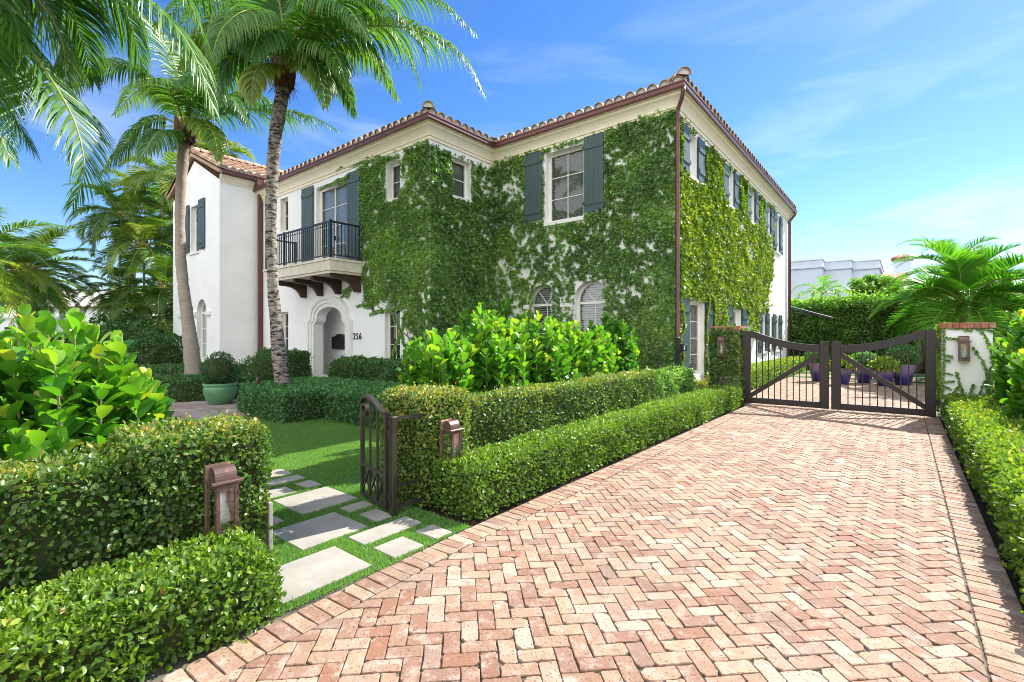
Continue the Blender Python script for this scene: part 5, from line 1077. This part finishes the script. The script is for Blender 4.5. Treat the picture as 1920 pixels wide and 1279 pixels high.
# generic palms
def palm(name,base,top,rads,mat,crown,label,n,L,ll,wl,nl,hang,lm,rm,grp=None,els=(82,-30),v0=.4,ring=.12,droop=(70,100),extra=None,vee=.25,shaft=None,K=4,start=.16):
    t=empty(name,(base[0],base[1],0),0,label,'palm tree',grp); b=np.array(base);c=np.array(top)
    ptrunk(t,[b,b*.66+c*.34+rdir(1)[0]*(.08,.08,0),b*.33+c*.67,c],rads,mat,ring,12)
    if shaft: mb=MB(); mb.tube([c-UP*.05,c+UP*shaft*.4,c+UP*shaft],[rads[-1]*1.25,rads[-1]*1.3,rads[-1]*.6],10); mb.build('crownshaft',M['crownshaft'],t,True); c=c+UP*shaft*.95
    ph=random.random()*6
    for k in range(n):
        q=k/(n-1); az=ph+k*2.399; el=R(els[0]+(els[1]-els[0])*q**.8+random.uniform(-8,8)); frond(t,arc(c,az,el,L*random.uniform(.85,1.08),R(random.uniform(*droop)),20,bend=random.uniform(-.2,.2)),ll,wl,nl,hang,lm,rm,v0=v0+random.uniform(-.08,.1),r0=.02*L/2.,vee=vee,K=K,start=start)
    return t
palm('coconut_palm',at(66,640,23)*np.array((1,1,0)),at(52,505,23),[.18,.14,.13,.13],'bark2',None,'coconut palm with the darker leaning trunk far left before the gabled house',30,3.6,.85,.07,72,.45,'coco','rachisy','coconut palms far behind on the left',v0=.52,droop=(45,85))
palm('coconut_palm',at(38,640,25)*np.array((1,1,0)),at(35,520,25),[.18,.14,.13,.13],'bark2',None,'coconut palm with the straighter trunk farther back on the far left',24,3.5,.85,.07,66,.45,'coco','rachisy','coconut palms far behind on the left',v0=.52,droop=(45,85))
palm('coconut_palm',at(-60,640,18)*np.array((1,1,0)),at(-55,480,18),[.18,.14,.13,.13],'bark2',None,'coconut palm whose fronds reach in at the far left picture edge',16,3.4,.95,.06,70,.55,'coco','rachisy','coconut palms far behind on the left',v0=.45)
for i,(x,y,d,L,n,lb) in enumerate(((305,345,25,2.6,12,'tall areca palm right behind the pale trunk, yellowing fronds'),(225,420,25.5,2.5,11,'areca palm with a bare thin stem on the left of its clump'),(270,480,24.5,2.6,12,'areca palm in the middle of the clump beside the white wing'),(310,560,24,2.4,12,'low areca palm at the foot of the white wing wall'),(225,560,26,2.4,10,'low dark areca palm left of its clump'),(255,375,27,2.2,9,'slim areca palm showing over the clump, tips turned gold'),(330,440,26,2.3,10,'areca palm half hidden behind the white wing corner'),(285,620,23.5,2.3,11,'shortest areca palm, drooping over the dark shrubs'),(420,300,31,2.4,10,'areca palm showing yellow fronds above the wing roof'),(375,285,32,2.2,9,'areca palm behind the ridge of the wing roof'))):
    b=at(x+random.uniform(-12,12),640,d)*np.array((1,1,0)); palm('areca_palm',b,at(x,y,d),[.07,.06,.05,.05],'bark2',None,lb,n+(9 if y>400 else 5),L*(1.15 if y>400 else 1),.78,.075,52,.5,'arecal','rachisy','areca palms by the white wing',(72,-25),.26 if y>400 else .42,.16,(80,120),shaft=.5)
for i,(x,d,top,lb) in enumerate(((1806,14.6,588,'christmas palm with the thicker green trunk behind the white pillar'),(1828,15.0,592,'christmas palm with the thinner trunk behind the white pillar'))):
    b=at(x,640,d)*np.array((1,1,0)); palm('christmas_palm',b,at(x,top,d),[.14-.03*i,.12-.03*i,.11-.02*i,.10-.02*i],'crownshaft',None,lb,20,2.45,.70,.05,92,.22,'xmas','rachis','christmas palms behind the white pillar',(86,-8),  .5,.15,(65,105),vee=.62,shaft=.35)
palm('christmas_palm',at(1540,640,27.5)*np.array((1,1,0)),at(1543,562,27.5),[.13,.1,.1,.09],'crownshaft',None,'small palm rising out of the top of the tall hedge',9,2.0,.5,.05,36,.4,'xmas','rachis',None,(70,15),.5,.15,(100,140),vee=.4,shaft=.35)
# broadleaf trees
def tree(name,c,rad,zc,n,L,label,v0=.4,grp=None,mat='treel',ncl=34):
    t=empty(name,(c[0],c[1],0),0,label,'tree',grp); mb=MB(); top=np.array((c[0],c[1],zc)); mb.tube(spline([(c[0],c[1],-.05),(c[0]+.15,c[1],zc*.35),(c[0]-.1,c[1]+.1,zc*.7),top],20),np.linspace(.22,.07,20),9)
    cl=[]
    for k in range(ncl):
        d=rdir(1)[0]; d[2]=abs(d[2])*1.1-.35; p=top+d*np.array(rad)*random.uniform(.55,1.); cl.append((p,random.uniform(.22,.4)*min(rad))); a=np.array((c[0],c[1],zc*random.uniform(.5,.85))); mb.tube([a,a*.5+p*.5+UP*.15,p],[.07,.045,.015],5)
    mb.build('trunk',M['trunkw'],t,True); P=[];N=[]
    for p,r in cl: D=rdir(n//ncl); P.append(p+D*r*rng.random(len(D))[:,None]**.45*np.array((1.15,1.15,.8))); N.append(D)
    P=np.concatenate(P);N=np.concatenate(N); m=len(P); s=rng.uniform(.7,1.2,m); leaves('crown',P,nrm(N*.6+rdir(m)-UP*.2),nrm(N*.5+UP*.5+rdir(m)*.8),L*s,L*.5*s,v0+.35*(vnoise(P,1.2)-.5)+rng.normal(0,.14,m),T_SM,M[mat],t); return t
palm('christmas_palm',at(1785,640,19)*np.array((1,1,0)),at(1785,520,19),[.13,.1,.1,.09],'crownshaft',None,'taller christmas palm standing farther back behind the pillar palms',15,2.3,.6,.04,70,.35,'xmas','rachis',None,(80,5),.34,.15,(80,115),vee=.4,shaft=.35)
tree('leafy_tree',at(1720,620,21),(1.4,1.4,1.0),2.9,9000,.15,'rounded tree between the tall hedge and the christmas palms',.45)
bush('dark_shrub',at(1930,640,18)*np.array((1,1,0))+UP*1.2,(2.2,1.4,1.5),7000,.13,.07,'treel','dark round shrub behind the pillar clusia at the right edge',var0=.15,lump=.3)
tree('leafy_tree',at(1640,560,30),(1.8,1.5,1.0),4.4,7000,.15,'bright leafy tree showing over the tall hedge',.55)
tree('leafy_tree',at(628,300,34),(1.9,1.6,1.7),12.4,6000,.2,'small bright tree top showing over the roof behind the palm trunk',.6)
bush('dark_shrub',at(245,640,22)*np.array((1,1,0))+UP*.9,(1.7,1.4,1.3),5000,.13,.07,'darkl','dark shrub under the areca palms left of the wing',var0=.4,lump=.3)
bush('dark_shrub',at(300,640,20)*np.array((1,1,0))+UP*.6,(1.1,1.1,1.0),4000,.12,.06,'darkl','smaller dark shrub close to the white wing corner',var0=.3,lump=.3)
bush('dark_shrub',at(205,640,27)*np.array((1,1,0))+UP*1.1,(1.7,1.3,1.5),4000,.13,.07,'treel','rounded green shrub right of the gabled house',var0=.3,lump=.3)
hedge('boundary_hedge',[(-60,-8),(-58,-8),(-30,30),(-32,31)],0,1.5,40,.3,.2,'treel','long dark boundary hedge far behind on the left side',amp=.3,var0=.3,r=.3,spray=.3)
# ================================================================ LIGHT, SKY, CAMERA
sd=np.array((.39,1.60,1.42)); sd=sd/np.linalg.norm(sd); SEL=math.asin(sd[2]); SAZ=math.atan2(sd[0],sd[1])
li=bpy.data.lights.new('sun','SUN'); li.energy=SUN_E; li.angle=R(.53); li.color=(1,.95,.87); lo=bpy.data.objects.new('sun',li); COL.objects.link(lo); lo.rotation_euler=Vector(sd).to_track_quat('Z','Y').to_euler()
w=bpy.data.worlds.new('World'); S.world=w; w.use_nodes=True; nt=w.node_tree; N=nt.nodes; L=nt.links
sk=N.new('ShaderNodeTexSky'); sk.sky_type='NISHITA'; sk.sun_disc=False; sk.sun_elevation=SEL; sk.sun_rotation=SAZ; sk.air_density=AIR; sk.dust_density=DUST; sk.ozone_density=OZ
bg=N['Background']; bg.inputs[1].default_value=SKY_S
tc=N.new('ShaderNodeTexCoord'); mp=N.new('ShaderNodeMapping'); mp.inputs['Rotation'].default_value=(0,R(-12),R(-25)); mp.inputs['Scale'].default_value=(1.6,2.2,7.5); L.new(tc.outputs['Generated'],mp.inputs[0])
n1=N.new('ShaderNodeTexNoise'); n1.inputs['Scale'].default_value=1.5; n1.inputs['Detail'].default_value=7; n1.inputs['Roughness'].default_value=.58; n1.inputs['Distortion'].default_value=.5; L.new(mp.outputs[0],n1.inputs['Vector'])
r=ramp(N,[(0,0,0),(.55,.55,.55)],[.50,.80]); L.new(n1.outputs[0],r.inputs[0])
sx=N.new('ShaderNodeSeparateXYZ'); L.new(tc.outputs['Generated'],sx.inputs[0]); hz=N.new('ShaderNodeMapRange'); hz.inputs[1].default_value=.02; hz.inputs[2].default_value=.62; hz.inputs[3].default_value=1.; hz.inputs[4].default_value=.0; L.new(sx.outputs[2],hz.inputs[0])
mu=N.new('ShaderNodeMath'); mu.operation='MULTIPLY'; L.new(r.outputs[0],mu.inputs[0]); L.new(hz.outputs[0],mu.inputs[1])
hs=N.new('ShaderNodeHueSaturation'); hs.inputs['Saturation'].default_value=SAT; hs.inputs['Hue'].default_value=HUE; L.new(sk.outputs[0],hs.inputs['Color'])
# unseen bright cumulus added behind the viewer to fill the shaded house fronts
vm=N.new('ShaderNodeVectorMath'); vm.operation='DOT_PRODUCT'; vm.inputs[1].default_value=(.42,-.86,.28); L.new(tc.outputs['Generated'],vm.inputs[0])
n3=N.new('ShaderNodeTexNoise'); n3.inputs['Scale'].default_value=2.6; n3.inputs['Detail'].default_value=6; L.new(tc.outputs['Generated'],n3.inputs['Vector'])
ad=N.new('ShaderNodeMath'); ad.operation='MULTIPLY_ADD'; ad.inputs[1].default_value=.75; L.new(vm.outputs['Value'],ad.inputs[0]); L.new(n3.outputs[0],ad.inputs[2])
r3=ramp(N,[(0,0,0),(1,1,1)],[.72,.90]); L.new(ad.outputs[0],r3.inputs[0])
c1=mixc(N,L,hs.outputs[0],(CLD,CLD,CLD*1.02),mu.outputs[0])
L.new(mixc(N,L,c1,(FILL_CUM*.97,FILL_CUM*.99,FILL_CUM*1.02),r3.outputs[0]),bg.inputs[0])
cam=bpy.data.cameras.new('camera'); cam.sensor_width=36; cam.lens=F/1920*36; cam.shift_y=-9.5/1920; cam.clip_end=2000; cam.clip_start=.05
co=bpy.data.objects.new('camera',cam); COL.objects.link(co); co.location=(0,0,H); co.rotation_euler=(R(90),0,YAW); S.camera=co
S.view_settings.view_transform='Standard'; S.view_settings.look='None'; S.view_settings.exposure=EXPO; S.view_settings.gamma=1
S.render.engine='CYCLES'; c=S.cycles; c.max_bounces=7; c.diffuse_bounces=4; c.glossy_bounces=3; c.transmission_bounces=5; c.transparent_max_bounces=8; c.caustics_reflective=False; c.caustics_refractive=False; c.use_denoising=True; c.denoising_prefilter='ACCURATE'; c.use_adaptive_sampling=False; c.filter_width=.9; c.sample_clamp_indirect=6
try: c.denoiser='OPENIMAGEDENOISE'
except Exception: pass
